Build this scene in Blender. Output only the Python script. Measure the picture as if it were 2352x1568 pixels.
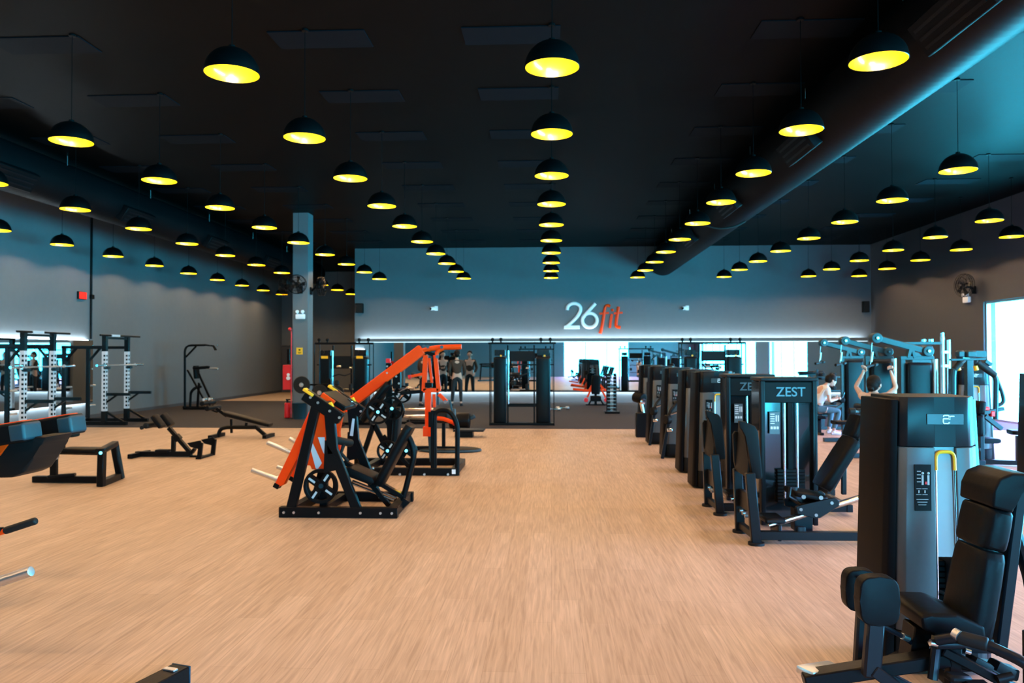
import bpy, bmesh, math, random
from mathutils import Vector, Matrix, Euler
random.seed(7)
PI = math.pi
scn = bpy.context.scene
for o in list(bpy.data.objects):
    bpy.data.objects.remove(o)
C = scn.collection

# ------------------------------------------------------------------ camera
EYE = 1.65
YAW, PITCH, ROLL = math.radians(2.835), math.radians(1.019), math.radians(-0.078)
FPX = 1800.0
cam = bpy.data.cameras.new('camera')
cam.sensor_width = 36.0
cam.lens = FPX / 2352 * 36
cam.clip_end = 300
cam.dof.use_dof = True
cam.dof.focus_distance = 2.6
cam.dof.aperture_fstop = 6.0
camo = bpy.data.objects.new('camera', cam)
C.objects.link(camo)
camo.matrix_world = (Matrix.Translation((0, 0, EYE)) @ Matrix.Rotation(YAW, 4, 'Z') @
                     Matrix.Rotation(PI/2 + PITCH, 4, 'X') @ Matrix.Rotation(ROLL, 4, 'Z'))
scn.camera = camo

# ------------------------------------------------------------------ exposure
vs = scn.view_settings
vs.view_transform = 'Standard'
vs.look = 'None'
vs.gamma = 1
vs.use_curve_mapping = False
vs.exposure = 0.0

# ------------------------------------------------------------------ daylight outside
SKY_LOW = (2.4, 35, 51, 1)
SKY_HIGH = (17, 15, 46, 1)
world = bpy.data.worlds.new('daylight')
scn.world = world
world.use_nodes = True
wn = world.node_tree
bg = wn.nodes['Background']
tcw = wn.nodes.new('ShaderNodeTexCoord')
sep = wn.nodes.new('ShaderNodeSeparateXYZ')
wn.links.new(tcw.outputs['Generated'], sep.inputs[0])
ramp = wn.nodes.new('ShaderNodeValToRGB')           # bright hazy sky above, sunlit forecourt below
mr = wn.nodes.new('ShaderNodeMapRange')
mr.inputs[1].default_value = -1; mr.inputs[2].default_value = 1
wn.links.new(sep.outputs['Z'], mr.inputs[0])
wn.links.new(mr.outputs[0], ramp.inputs[0])
e = ramp.color_ramp.elements
e[0].position = .54; e[0].color = SKY_LOW
e[1].position = .60; e[1].color = SKY_HIGH
wn.links.new(ramp.outputs[0], bg.inputs[0])
bg.inputs[1].default_value = 1.0

# room measures (metres): camera stands at x=0, y=0 and looks along +y
XL, XR, YB, YFAR, YF, ZC = -12.2, 11.0, 27.5, 35.0, -6.0, 5.45
XB = -6.95            # left end of the logo wall
WIN_TOP = 3.0
for (x, y, z, rot, w, h) in (
        (XR + .3, 17.4, 1.5, (0, PI/2, 0), 3.0, 6.2),
        (XR + .3, 4.0, 1.5, (0, PI/2, 0), 3.0, 16.0),
        (3.5, YF - .3, 1.5, (PI/2, 0, 0), 5.0, 3.0)):
    la = bpy.data.lights.new('daylight_portal', 'AREA')
    la.shape = 'RECTANGLE'
    la.size, la.size_y = w, h
    la.cycles.is_portal = True
    lo = bpy.data.objects.new('daylight_portal', la)
    C.objects.link(lo)
    lo.location = (x, y, z)
    lo.rotation_euler = rot

# ------------------------------------------------------------------ helpers
def ray(u, v):
    """direction from the eye through a photo pixel"""
    a, b = (u - 1176) / FPX, (v - 784) / FPX
    cr, sr = math.cos(ROLL), math.sin(ROLL)
    a, b = cr * a + sr * b, -sr * a + cr * b
    y2, z2 = 1.0, -b
    y = math.cos(PITCH) * y2 - math.sin(PITCH) * z2
    z = math.sin(PITCH) * y2 + math.cos(PITCH) * z2
    return Vector((math.cos(YAW) * a - math.sin(YAW) * y, math.sin(YAW) * a + math.cos(YAW) * y, z))

def at(u, v, Y):
    """world point on the plane y = Y"""
    d = ray(u, v)
    q = d * (Y / d.y)
    return Vector((q.x, Y, q.z + EYE))

def gr(u, v, z=0.0):
    """world point on the level z"""
    d = ray(u, v)
    q = d * ((z - EYE) / d.z)
    return Vector((q.x, q.y, z))

def V(*a): return Vector(a)

def fillet(pts, r, n=4):
    """round the inner corners of a polyline"""
    pts = [Vector(p) for p in pts]
    out = [pts[0]]
    for i in range(1, len(pts) - 1):
        p, a, b = pts[i], pts[i-1], pts[i+1]
        da, db = (a - p), (b - p)
        rr = min(r, da.length * .45, db.length * .45)
        s, e = p + da.normalized() * rr, p + db.normalized() * rr
        for k in range(n + 1):
            t = k / n
            out.append(s * (1-t)**2 + p * 2 * t * (1-t) + e * t * t)
    out.append(pts[-1])
    return out

class MB:
    """collects shapes that become ONE mesh object"""
    def __init__(self): self.bm = bmesh.new()

    def _bev(self, verts, bev, seg):
        if bev > 0:
            es = list({e for v in verts for e in v.link_edges})
            bmesh.ops.bevel(self.bm, geom=es, offset=bev, segments=seg, profile=.6, affect='EDGES', clamp_overlap=True)

    def box(self, c, s, r=(0, 0, 0), bev=.004, seg=1, taper=None):
        m = Matrix.Translation(c) @ Euler(r).to_matrix().to_4x4() @ Matrix.Diagonal((s[0], s[1], s[2], 1))
        g = bmesh.ops.create_cube(self.bm, size=1)
        if taper:                       # scale of the top face
            for v in g['verts']:
                if v.co.z > 0: v.co.x *= taper[0]; v.co.y *= taper[1]
        bmesh.ops.transform(self.bm, matrix=m, verts=g['verts'])
        self._bev(g['verts'], min(bev, min(s) * .45), seg)
        return self

    def pad(self, c, s, r=(0, 0, 0), bev=.03):
        return self.box(c, s, r, bev, 4)

    def bar(self, p, q, w, h, side=None, bev=.004, seg=1):
        """rectangular tube from p to q; w along side (default: horizontal), h across"""
        p, q = Vector(p), Vector(q)
        d = q - p
        L = d.length
        if L < 1e-6: return self
        d.normalize()
        s = Vector(side) if side else (d.cross(Vector((0, 0, 1))) if abs(d.z) < .98 else Vector((1, 0, 0)))
        s = (s - d * s.dot(d)).normalized()
        u = s.cross(d)
        m = Matrix((( s.x, u.x, d.x, 0), (s.y, u.y, d.y, 0), (s.z, u.z, d.z, 0), (0, 0, 0, 1)))
        m = Matrix.Translation((p + q) / 2) @ m @ Matrix.Diagonal((w, h, L, 1))
        g = bmesh.ops.create_cube(self.bm, size=1)
        bmesh.ops.transform(self.bm, matrix=m, verts=g['verts'])
        self._bev(g['verts'], min(bev, min(w, h, L) * .45), seg)
        return self

    def cyl(self, p, q, r, r2=None, n=16, bev=0):
        p, q = Vector(p), Vector(q)
        d = q - p
        L = d.length
        m = Matrix.Translation((p + q) / 2) @ d.to_track_quat('Z', 'Y').to_matrix().to_4x4()
        g = bmesh.ops.create_cone(self.bm, cap_ends=True, segments=n, radius1=r, radius2=r if r2 is None else r2, depth=L)
        vs_ = g['verts']
        bmesh.ops.transform(self.bm, matrix=m, verts=vs_)
        if bev:
            es = [e for e in {e for v in vs_ for e in v.link_edges} if any(len(f.verts) > 4 for f in e.link_faces)]
            bmesh.ops.bevel(self.bm, geom=es, offset=bev, segments=3, profile=.6, affect='EDGES', clamp_overlap=True)
        return self

    def tube(self, pts, r, n=10, closed=False, flat=1.0):
        pts = [Vector(p) for p in pts]
        N = len(pts)
        rings = []
        prev = None
        for i, p in enumerate(pts):
            a = pts[i-1] if (i > 0 or closed) else pts[i]
            b = pts[(i+1) % N] if (i < N-1 or closed) else pts[i]
            t = (b - a).normalized()
            if prev is None:
                s = t.cross(Vector((0, 0, 1)))
                if s.length < .05: s = t.cross(Vector((1, 0, 0)))
                s.normalize()
            else:
                s = (prev - t * prev.dot(t)).normalized()
            prev = s
            u = t.cross(s)
            rr = r[i] if isinstance(r, (list, tuple)) else r
            rings.append([self.bm.verts.new(p + s * rr * math.cos(2*PI*k/n) + u * rr * flat * math.sin(2*PI*k/n)) for k in range(n)])
        m = N if closed else N - 1
        for i in range(m):
            A, B = rings[i], rings[(i+1) % N]
            for k in range(n):
                self.bm.faces.new((A[k], A[(k+1) % n], B[(k+1) % n], B[k]))
        if not closed:
            self.bm.faces.new(list(reversed(rings[0])))
            self.bm.faces.new(rings[-1])
        return self

    def prism(self, pts, d, bev=0, seg=1):
        """planar outline (3-D points) extruded by vector d"""
        d = Vector(d)
        a = [self.bm.verts.new(Vector(p)) for p in pts]
        b = [self.bm.verts.new(Vector(p) + d) for p in pts]
        n = len(a)
        self.bm.faces.new(a)
        self.bm.faces.new(list(reversed(b)))
        for i in range(n):
            self.bm.faces.new((a[i], b[i], b[(i+1) % n], a[(i+1) % n]))
        if bev: self._bev(a + b, bev, seg)
        return self

    def lathe(self, prof, c=(0, 0, 0), n=24, m=None):
        """profile of (r, z) turned about z; m: optional matrix"""
        rings = []
        mm = (m or Matrix.Identity(4))
        mm = Matrix.Translation(c) @ mm
        for r, z in prof:
            if r < 1e-5: rings.append([self.bm.verts.new(mm @ Vector((0, 0, z)))])
            else: rings.append([self.bm.verts.new(mm @ Vector((r*math.cos(2*PI*k/n), r*math.sin(2*PI*k/n), z))) for k in range(n)])
        for A, B in zip(rings, rings[1:]):
            for k in range(n):
                k2 = (k+1) % n
                if len(A) == 1 and len(B) == 1: continue
                if len(A) == 1: self.bm.faces.new((A[0], B[k], B[k2]))
                elif len(B) == 1: self.bm.faces.new((A[k], B[0], A[k2]))
                else: self.bm.faces.new((A[k], B[k], B[k2], A[k2]))
        return self

    def ball(self, c, r, s=(1, 1, 1), n=12):
        g = bmesh.ops.create_uvsphere(self.bm, u_segments=n, v_segments=max(6, n*2//3), radius=r)
        bmesh.ops.transform(self.bm, matrix=Matrix.Translation(c) @ Matrix.Diagonal((*s, 1)), verts=g['verts'])
        return self

    def ring(self, c, R, r, axis=(0, 1, 0), n=28, m=8, flat=1.0):
        ax = Vector(axis).normalized()
        s = ax.cross(Vector((0, 0, 1)))
        if s.length < .1: s = Vector((1, 0, 0))
        s.normalize(); u = ax.cross(s)
        pts = [Vector(c) + s*R*math.cos(2*PI*k/n) + u*R*math.sin(2*PI*k/n) for k in range(n)]
        return self.tube(pts, r, m, True)

    def each(self, name, mat, parent=None, **k):
        """every connected piece becomes an object of its own"""
        bm = self.bm
        seen = set(); out = []
        for v0 in list(bm.verts):
            if v0 in seen: continue
            st, isl = [v0], []
            seen.add(v0)
            while st:
                v = st.pop(); isl.append(v)
                for e in v.link_edges:
                    w = e.other_vert(v)
                    if w not in seen: seen.add(w); st.append(w)
            m2 = MB(); mp = {v: m2.bm.verts.new(v.co) for v in isl}
            for f in {f for v in isl for f in v.link_faces}: m2.bm.faces.new([mp[v] for v in f.verts])
            out.append(m2.done(name, mat, parent, **k))
        bm.free()
        return out

    def done(self, name, mat, parent=None, kind=None, smooth=True, label=None):
        bm = self.bm
        bmesh.ops.recalc_face_normals(bm, faces=bm.faces)
        off = Vector((0, 0, 0))
        if parent is not None and parent.get('_abs'):
            q = parent
            off = q.location.copy()
            bmesh.ops.translate(bm, verts=bm.verts, vec=-off)
        me = bpy.data.meshes.new(name)
        bm.to_mesh(me); bm.free()
        if smooth:
            me.shade_smooth()
            me.set_sharp_from_angle(angle=math.radians(38))
        for mt in (mat if isinstance(mat, (list, tuple)) else [mat]):
            me.materials.append(mt)
        o = bpy.data.objects.new(name, me)
        C.objects.link(o)
        if parent is not None: o.parent = parent
        if kind: o['kind'] = kind
        if label: o['label'] = label
        return o

def tag(o, label, cat, group=None, kind=None):
    o['label'] = label; o['category'] = cat
    if group: o['group'] = group
    if kind: o['kind'] = kind
    return o

ABS = []
def thing(name, label, cat, loc=(0, 0, 0), rotz=0, group=None, absolute=False):
    """Empty at the base of a thing; absolute: its parts are given in world coordinates"""
    o = bpy.data.objects.new(name, None)
    C.objects.link(o)
    o.location = loc
    o.rotation_euler = (0, 0, rotz)
    o.empty_display_size = .1
    tag(o, label, cat, group)
    if absolute:
        o['_abs'] = 1
        ABS.append(o)
    return o

def subpart(mb, name, mat, part, **k):
    """a child of a part (same coordinates as the part)"""
    root = part.parent
    if root is not None and root.get('_abs'):
        bmesh.ops.translate(mb.bm, verts=mb.bm.verts, vec=-root.location)
    if k.pop('split', False): return mb.each(name, mat, part, **k)
    return mb.done(name, mat, part, **k)

def kids(o): return [c for c in bpy.data.objects if c.parent == o]

_tree = {}
def tree(o):
    return [(c, tree(c)) for c in kids(o)]

def dup(root, loc, rotz=None, label=None, group=None, t=None):
    t = tree(root) if t is None else t
    r = root.copy(); C.objects.link(r)
    r.location = loc
    if rotz is not None: r.rotation_euler = (0, 0, rotz)
    if label: r['label'] = label
    if group: r['group'] = group
    def rec(par, ch):
        for c, sub in ch:
            d = c.copy(); C.objects.link(d); d.parent = par
            rec(d, sub)
    rec(r, t)
    return r

def struct(mb, name, mat, parent=None, **k):
    o = mb.done(name, mat, parent, **k)
    if parent is None: o['kind'] = 'structure'
    return o

# ------------------------------------------------------------------ materials
def mat(name, col, rough=.5, metal=0., noise=.0, nscale=40., bump=0., coat=0., spec=.5, emit=None, es=0.):
    m = bpy.data.materials.new(name)
    m.use_nodes = True
    nt = m.node_tree
    b = nt.nodes['Principled BSDF']
    b.inputs['Base Color'].default_value = (*col, 1)
    b.inputs['Roughness'].default_value = rough
    b.inputs['Metallic'].default_value = metal
    b.inputs['Coat Weight'].default_value = coat
    b.inputs['Specular IOR Level'].default_value = spec
    if emit:
        b.inputs['Emission Color'].default_value = (*emit, 1)
        b.inputs['Emission Strength'].default_value = es
    if noise or bump:
        tc = nt.nodes.new('ShaderNodeTexCoord')
        nz = nt.nodes.new('ShaderNodeTexNoise')
        nz.inputs['Scale'].default_value = nscale
        nz.inputs['Detail'].default_value = 4
        nt.links.new(tc.outputs['Object'], nz.inputs['Vector'])
        if noise:
            mx = nt.nodes.new('ShaderNodeMix'); mx.data_type = 'RGBA'
            mx.inputs[6].default_value = (*[max(0, c * (1 - noise)) for c in col], 1)
            mx.inputs[7].default_value = (*[min(1, c * (1 + noise)) for c in col], 1)
            nt.links.new(nz.outputs['Fac'], mx.inputs[0])
            nt.links.new(mx.outputs[2], b.inputs['Base Color'])
        if bump:
            bp = nt.nodes.new('ShaderNodeBump')
            bp.inputs['Strength'].default_value = bump
            bp.inputs['Distance'].default_value = .01
            nt.links.new(nz.outputs['Fac'], bp.inputs['Height'])
            nt.links.new(bp.outputs['Normal'], b.inputs['Normal'])
    return m

def wood_floor():
    m = bpy.data.materials.new('vinyl_plank_floor')
    m.use_nodes = True
    nt = m.node_tree; N = nt.nodes; L = nt.links
    b = N['Principled BSDF']
    tc = N.new('ShaderNodeTexCoord')
    mp = N.new('ShaderNodeMapping'); mp.inputs['Rotation'].default_value = (0, 0, PI/2)
    L.new(tc.outputs['Object'], mp.inputs['Vector'])
    br = N.new('ShaderNodeTexBrick')
    br.offset = .37; br.offset_frequency = 2
    br.inputs['Scale'].default_value = 1
    br.inputs['Brick Width'].default_value = 1.22
    br.inputs['Row Height'].default_value = .18
    br.inputs['Mortar Size'].default_value = .0015
    br.inputs['Mortar Smooth'].default_value = .4
    br.inputs['Color1'].default_value = (.53, .375, .245, 1)
    br.inputs['Color2'].default_value = (.60, .435, .295, 1)
    br.inputs['Mortar'].default_value = (.43, .30, .195, 1)
    L.new(mp.outputs['Vector'], br.inputs['Vector'])
    mp2 = N.new('ShaderNodeMapping'); mp2.inputs['Scale'].default_value = (14, .7, 1)
    L.new(tc.outputs['Object'], mp2.inputs['Vector'])
    nz = N.new('ShaderNodeTexNoise'); nz.inputs['Scale'].default_value = 3.5
    nz.inputs['Detail'].default_value = 6; nz.inputs['Distortion'].default_value = .6
    L.new(mp2.outputs['Vector'], nz.inputs['Vector'])
    cr = N.new('ShaderNodeValToRGB')
    cr.color_ramp.elements[0].position = .3; cr.color_ramp.elements[0].color = (.74, .70, .66, 1)
    cr.color_ramp.elements[1].position = .72; cr.color_ramp.elements[1].color = (1.12, 1.1, 1.08, 1)
    L.new(nz.outputs['Fac'], cr.inputs['Fac'])
    mx = N.new('ShaderNodeMix'); mx.data_type = 'RGBA'; mx.blend_type = 'MULTIPLY'
    mx.inputs[0].default_value = 1
    L.new(br.outputs['Color'], mx.inputs[6]); L.new(cr.outputs['Color'], mx.inputs[7])
    L.new(mx.outputs[2], b.inputs['Base Color'])
    b.inputs['Roughness'].default_value = .52
    b.inputs['Specular IOR Level'].default_value = .35
    bp = N.new('ShaderNodeBump'); bp.inputs['Strength'].default_value = .15; bp.inputs['Distance'].default_value = .004
    L.new(nz.outputs['Fac'], bp.inputs['Height']); L.new(bp.outputs['Normal'], b.inputs['Normal'])
    return m

def glass_pane():
    m = bpy.data.materials.new('clear_window_glass')
    m.use_nodes = True
    nt = m.node_tree; N = nt.nodes; L = nt.links
    N.remove(N['Principled BSDF'])
    out = N['Material Output']
    tr = N.new('ShaderNodeBsdfTransparent'); tr.inputs[0].default_value = (.93, .97, .97, 1)
    gl = N.new('ShaderNodeBsdfGlossy'); gl.inputs['Roughness'].default_value = .02
    lw = N.new('ShaderNodeLayerWeight'); lw.inputs[0].default_value = .5
    pw = N.new('ShaderNodeMath'); pw.operation = 'POWER'; pw.inputs[1].default_value = 5
    L.new(lw.outputs['Facing'], pw.inputs[0])
    fr = N.new('ShaderNodeMath'); fr.operation = 'MULTIPLY_ADD'; fr.inputs[1].default_value = .6; fr.inputs[2].default_value = .04
    L.new(pw.outputs[0], fr.inputs[0])
    mx = N.new('ShaderNodeMixShader')
    L.new(fr.outputs[0], mx.inputs[0]); L.new(tr.outputs[0], mx.inputs[1]); L.new(gl.outputs[0], mx.inputs[2])
    L.new(mx.outputs[0], out.inputs[0])
    return m

M_floor = wood_floor()
M_rubber = mat('speckled_rubber_floor', (.036, .034, .039), .8, spec=.2, noise=.45, nscale=160, bump=.15)
M_wall = mat('grey_painted_wall', (.122, .134, .144), .75, noise=.06, nscale=6, bump=.05)
M_wall_dark = mat('dark_painted_wall', (.055, .056, .064), .7, noise=.06, nscale=6, bump=.05)
M_ceil = mat('black_painted_ceiling', (.0012, .0012, .0014), .5, spec=.07, noise=.25, nscale=3, bump=.12)
M_ceilp = mat('dark_ceiling_panel', (.003, .005, .008), .6, spec=.08, noise=.2, nscale=12)
M_duct = mat('black_fabric_duct', (.004, .004, .005), .5, spec=.1, noise=.1, nscale=10, bump=.1)
M_black = mat('black_powder_coat', (.003, .003, .0034), .38, spec=.10, noise=.15, nscale=60, bump=.04)
M_blackm = mat('matt_black_plastic', (.004, .004, .0045), .5, spec=.14, noise=.1, nscale=80)
M_dark = mat('charcoal_powder_coat', (.005, .006, .008), .36, spec=.2, noise=.1, nscale=60)
M_orange = mat('orange_powder_coat', (.97, .052, .001), .4, noise=.05, nscale=30, spec=.2)
M_amber = mat('amber_plastic', (.95, .42, .01), .4, noise=.04, nscale=30)
M_chrome = mat('polished_chrome', (.82, .82, .84), .16, 1.0, noise=.03, nscale=30)
M_shell = mat('matt_charcoal_shell', (.005, .005, .006), .5, spec=.04, noise=.1, nscale=60)
M_steel = mat('brushed_steel', (.68, .67, .66), .36, 1.0, noise=.08, nscale=50)
M_vinyl = mat('black_vinyl_upholstery', (.003, .003, .0035), .46, spec=.09, noise=.15, nscale=25, bump=.1)
M_rubb = mat('black_rubber_grip', (.006, .006, .006), .6, spec=.25, noise=.2, nscale=90, bump=.1)
M_greym = mat('grey_metallic_cover', (.085, .09, .094), .42, .3, noise=.08, nscale=40)
M_white = mat('white_plastic', (.88, .88, .90), .4, noise=.03, nscale=30)
M_whitep = mat('white_powder_coat', (.62, .60, .64), .4, noise=.05, nscale=30)
M_red = mat('red_painted_steel', (.75, .012, .015), .4, noise=.05, nscale=30)
M_yellow = mat('yellow_sign_sheet', (.95, .50, .02), .5, noise=.04, nscale=30)
M_mirror = mat('mirror_glass', (.80, .86, .88), .012, 1.0, noise=.01, nscale=2)
M_glass = glass_pane()
M_led = mat('white_led_strip', (.9, .95, 1), .4, emit=(.72, .90, 1.0), es=55, noise=.01)
M_led2 = mat('dim_led_strip', (.9, .95, 1), .4, emit=(.72, .90, 1.0), es=35, noise=.01)
M_dome = mat('black_dome_lacquer', (.0025, .0025, .003), .3, spec=.3, noise=.1, nscale=30)
M_domein = mat('glowing_yellow_enamel', (.45, .27, .001), .22, noise=.01, nscale=10, coat=.4, emit=(1, .84, 0), es=1.12)  # emission stands in for bulb light on the shade's yellow enamel
M_bulb = mat('lit_bulb', (1, .9, .6), .4, noise=.01, emit=(1, .82, .45), es=14)
M_blue = mat('blue_grey_plastic', (.004, .03, .045), .5, noise=.1, nscale=30)
M_pave = mat('outdoor_concrete', (.62, .62, .60), .85, noise=.1, nscale=2, bump=.2)
# ------------------------------------------------------------------ floor, ceiling, walls
struct(MB().box(((XL+XR)/2, (YF+YFAR)/2, -.1), (XR-XL+.8, YFAR-YF+.8, .2), bev=0), 'floor', M_floor, smooth=False)
r = MB()
r.box(((XB+XR)/2-.001, (17.67+YB)/2, .006), (XR-XB-.004, YB-17.67, .012), bev=0)
r.box(((XL+XB)/2, (17.67+28.05)/2, .006), (XB-XL-.004, 28.05-17.67, .012), bev=0)
struct(r, 'floor_rubber', M_rubber, smooth=False)
struct(MB().box(((XL+XR)/2, (YF+YFAR)/2, ZC+.1), (XR-XL+.8, YFAR-YF+.8, .2), bev=0), 'ceiling', M_ceil, smooth=False)
ceil = bpy.data.objects['ceiling']
for x0 in (-9.04, -6.75, -3.32, -1.03, 2.40, 4.69, 8.12):
    for k in range(-2, 9):
        p = MB().box((x0+.575, 9.22+2.083*k, ZC-.006), (1.15, .5, .012), bev=0)
        struct(p, 'trim_ceiling_panel', M_ceilp)
struct(MB().box((XL-.15, (YF+YFAR)/2, ZC/2), (.3, YFAR-YF+.6, ZC), bev=0), 'wall_left', M_wall, smooth=False)
struct(MB().box(((XB+XR)/2, YB+.1, ZC/2), (XR-XB, .2, ZC), bev=0), 'wall_back', M_wall, smooth=False)
struct(MB().box(((XL+XB)/2+1, YFAR+.15, ZC/2), (XB-XL+2.4, .3, ZC), bev=0), 'wall_far', M_wall, smooth=False)
struct(MB().box((XB+.1, (YB+.2+YFAR)/2, ZC/2), (.2, YFAR-YB-.2, ZC), bev=0), 'wall_recess', M_wall, smooth=False)
# right wall with its openings
w = MB()
for (y0, y1, z0, z1) in ((20.5, YB+.2, 0, ZC), (12.0, 14.5, 0, ZC), (YF-.3, -4.0, 0, ZC), (14.5, 20.5, WIN_TOP, ZC), (-4.0, 12.0, WIN_TOP, ZC)):
    w.box((XR+.15, (y0+y1)/2, (z0+z1)/2), (.3, y1-y0, z1-z0), bev=0)
struct(w, 'wall_right', M_wall_dark, smooth=False)
w = MB()
for (x0, x1, z0, z1) in ((XL-.3, 1.0, 0, ZC), (6.0, XR+.3, 0, ZC), (1.0, 6.0, WIN_TOP, ZC)):
    w.box(((x0+x1)/2, YF-.15, (z0+z1)/2), (x1-x0, .3, z1-z0), bev=0)
struct(w, 'wall_front', M_wall, smooth=False)

def window_yz(name, y0, y1, n):
    o = MB()
    fw = .06
    o.bar((XR+.1, y0, WIN_TOP-.03), (XR+.1, y1, WIN_TOP-.03), .1, fw)
    o.bar((XR+.1, y0, .03), (XR+.1, y1, .03), .1, fw)
    for k in range(n+1):
        yy = y0+.03 + (y1-y0-.06)*k/n
        o.bar((XR+.1, yy, .06), (XR+.1, yy, WIN_TOP-.06), .1, fw, side=(1, 0, 0))
    fr = struct(o, name, M_steel)
    struct(MB().box((XR+.1, (y0+y1)/2, WIN_TOP/2), (.012, y1-y0-.08, WIN_TOP-.1), bev=0), 'pane', M_glass, fr, smooth=False)
window_yz('window_1', 14.5, 20.5, 3)
window_yz('window_2', -4.0, 12.0, 7)
o = MB()
for k in range(4): o.bar((1.03+4.94*k/3, YF-.1, 0), (1.03+4.94*k/3, YF-.1, WIN_TOP), .06, .1, side=(1, 0, 0))
o.bar((1, YF-.1, WIN_TOP-.03), (6, YF-.1, WIN_TOP-.03), .1, .06); o.bar((1, YF-.1, .03), (6, YF-.1, .03), .1, .06)
fr = struct(o, 'window_3', M_steel)
struct(MB().box((3.5, YF-.1, WIN_TOP/2), (4.9, .012, WIN_TOP-.1), bev=0), 'pane', M_glass, fr, smooth=False)

# pillar
px0, px1, py0 = -6.84, -6.42, 20.45
struct(MB().box(((px0+px1)/2, py0+.21, ZC/2), (px1-px0, .42, ZC), bev=.01), 'pillar', M_wall)
# trims
def base(name, p, q):
    struct(MB().bar(p, q, .02, .1), name, M_wall_dark)
base('baseboard_left', (XL+.01, YF, .05), (XL+.01, YFAR, .05))
base('baseboard_far', (XL, YFAR-.01, .05), (XB, YFAR-.01, .05))

# ------------------------------------------------------------------ lit mirrors
M_ledline = mat('thin_led_line', (.9, .95, 1), .4, emit=(.6, .88, 1.0), es=1.2, noise=.01)
mir = thing('wall_mirror', 'long frameless wall mirror with light strips under the logo', 'mirror', (2.0, YB, 0), absolute=True)
mx0, mx1 = XB+.05, 10.85
MB().box(((mx0+mx1)/2, YB-.10, 1.24), (mx1-mx0, .02, 1.74), bev=0).done('mirror_glass', M_mirror, mir, smooth=False)
MB().box(((mx0+mx1)/2, YB-.045, 1.24), (mx1-mx0-.2, .09, 1.66), bev=0).done('backing_panel', M_white, mir, smooth=False)
MB().box(((mx0+mx1)/2, YB-.18, 2.19), (mx1-mx0, .05, .11), bev=.004).done('top_ledge', M_wall, mir, smooth=False)
MB().box(((mx0+mx1)/2, YB-.13, 2.17), (mx1-mx0-.3, .03, .03), bev=0).done('light_strip', M_led, mir, smooth=False)
MB().box(((mx0+mx1)/2, YB-.14, 2.122), (mx1-mx0-.1, .10, .02), bev=0).done('light_strip', M_ledline, mir, smooth=False)
MB().box(((mx0+mx1)/2, YB-.07, .385), (mx1-mx0-.3, .03, .03), bev=0).done('light_strip', M_led2, mir, smooth=False)
mir2 = thing('wall_mirror', 'lit wall mirror behind the white squat racks on the left wall', 'mirror', (XL, 15, 0), absolute=True)
my0, my1 = 4.0, 20.15
MB().box((XL+.10, (my0+my1)/2, 1.24), (.02, my1-my0, 1.64), bev=0).done('mirror_glass', M_mirror, mir2, smooth=False)
MB().box((XL+.045, (my0+my1)/2, 1.24), (.09, my1-my0-.2, 1.56), bev=0).done('backing_panel', M_white, mir2, smooth=False)
for z, m_ in ((2.05, M_led), (.43, M_led2)):
    MB().box((XL+.05, (my0+my1)/2, z), (.03, my1-my0-.3, .03), bev=0).done('light_strip', m_, mir2, smooth=False)

# ------------------------------------------------------------------ pendant lamps
RIM = 4.18
LR = .243
def make_lamp():
    t = thing('pendant_lamp', 'x', 'lamp', (0, 0, 0))
    n = 10
    out = [(LR*math.sin(PI/2*k/n)*1.0, .235*math.cos(PI/2*k/n)) for k in range(n+1)]
    out[0] = (0, .235)
    inn = [((LR-.008)*math.sin(PI/2*k/n), .227*math.cos(PI/2*k/n)) for k in range(n+1)]
    inn[0] = (0, .227)
    MB().lathe(out + [(LR-.004, -.004)], n=32).done('dome_shade', M_dome, t)
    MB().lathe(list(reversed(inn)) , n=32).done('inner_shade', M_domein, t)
    MB().cyl((0, 0, .22), (0, 0, .255), .03).cyl((0, 0, .255), (0, 0, ZC-RIM), .004, n=6).cyl((0, 0, ZC-RIM-.02), (0, 0, ZC-RIM), .04).done('cord', M_black, t)
    MB().cyl((0, 0, .16), (0, 0, .23), .022).ball((0, 0, .135), .038, (1, 1, 1.2)).done('bulb', M_bulb, t)
    la = bpy.data.lights.new('lamp_light', 'POINT')
    la.energy = LAMP_W
    la.color = (1.0, .69, .44)
    la.shadow_soft_size = .03
    lo = bpy.data.objects.new('lamp_light', la)
    C.objects.link(lo)
    lo.location = (0, 0, .085)
    lo.parent = t
    return t
LAMP_W = 80
COLX = {-4: -11.11, -3: -8.20, -2: -5.65, -1: -2.855, 0: .017, 1: 2.825, 2: 5.60, 3: 8.28, 4: 9.88}
COLN = {-4: 'left wall row', -3: 'third row left of the middle', -2: 'second row left of the middle', -1: 'row just left of the middle',
        0: 'middle row', 1: 'row beside the duct', 2: 'row right of the duct', 3: 'second row right of the duct', 4: 'row along the window wall'}
ORD = ['nearest', 'second nearest', 'third', 'fourth', 'fifth', 'sixth', 'seventh', 'eighth', 'ninth', 'tenth', 'eleventh', 'twelfth', 'thirteenth', 'fourteenth', 'fifteenth', 'sixteenth', 'seventeenth']
FIRST = {-4: 4, -3: 2, -2: 1, -1: 0, 0: 0, 1: 0, 2: 2, 3: 4, 4: 5}     # first lamp of the row inside the picture
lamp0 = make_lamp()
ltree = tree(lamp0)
used = False
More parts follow.
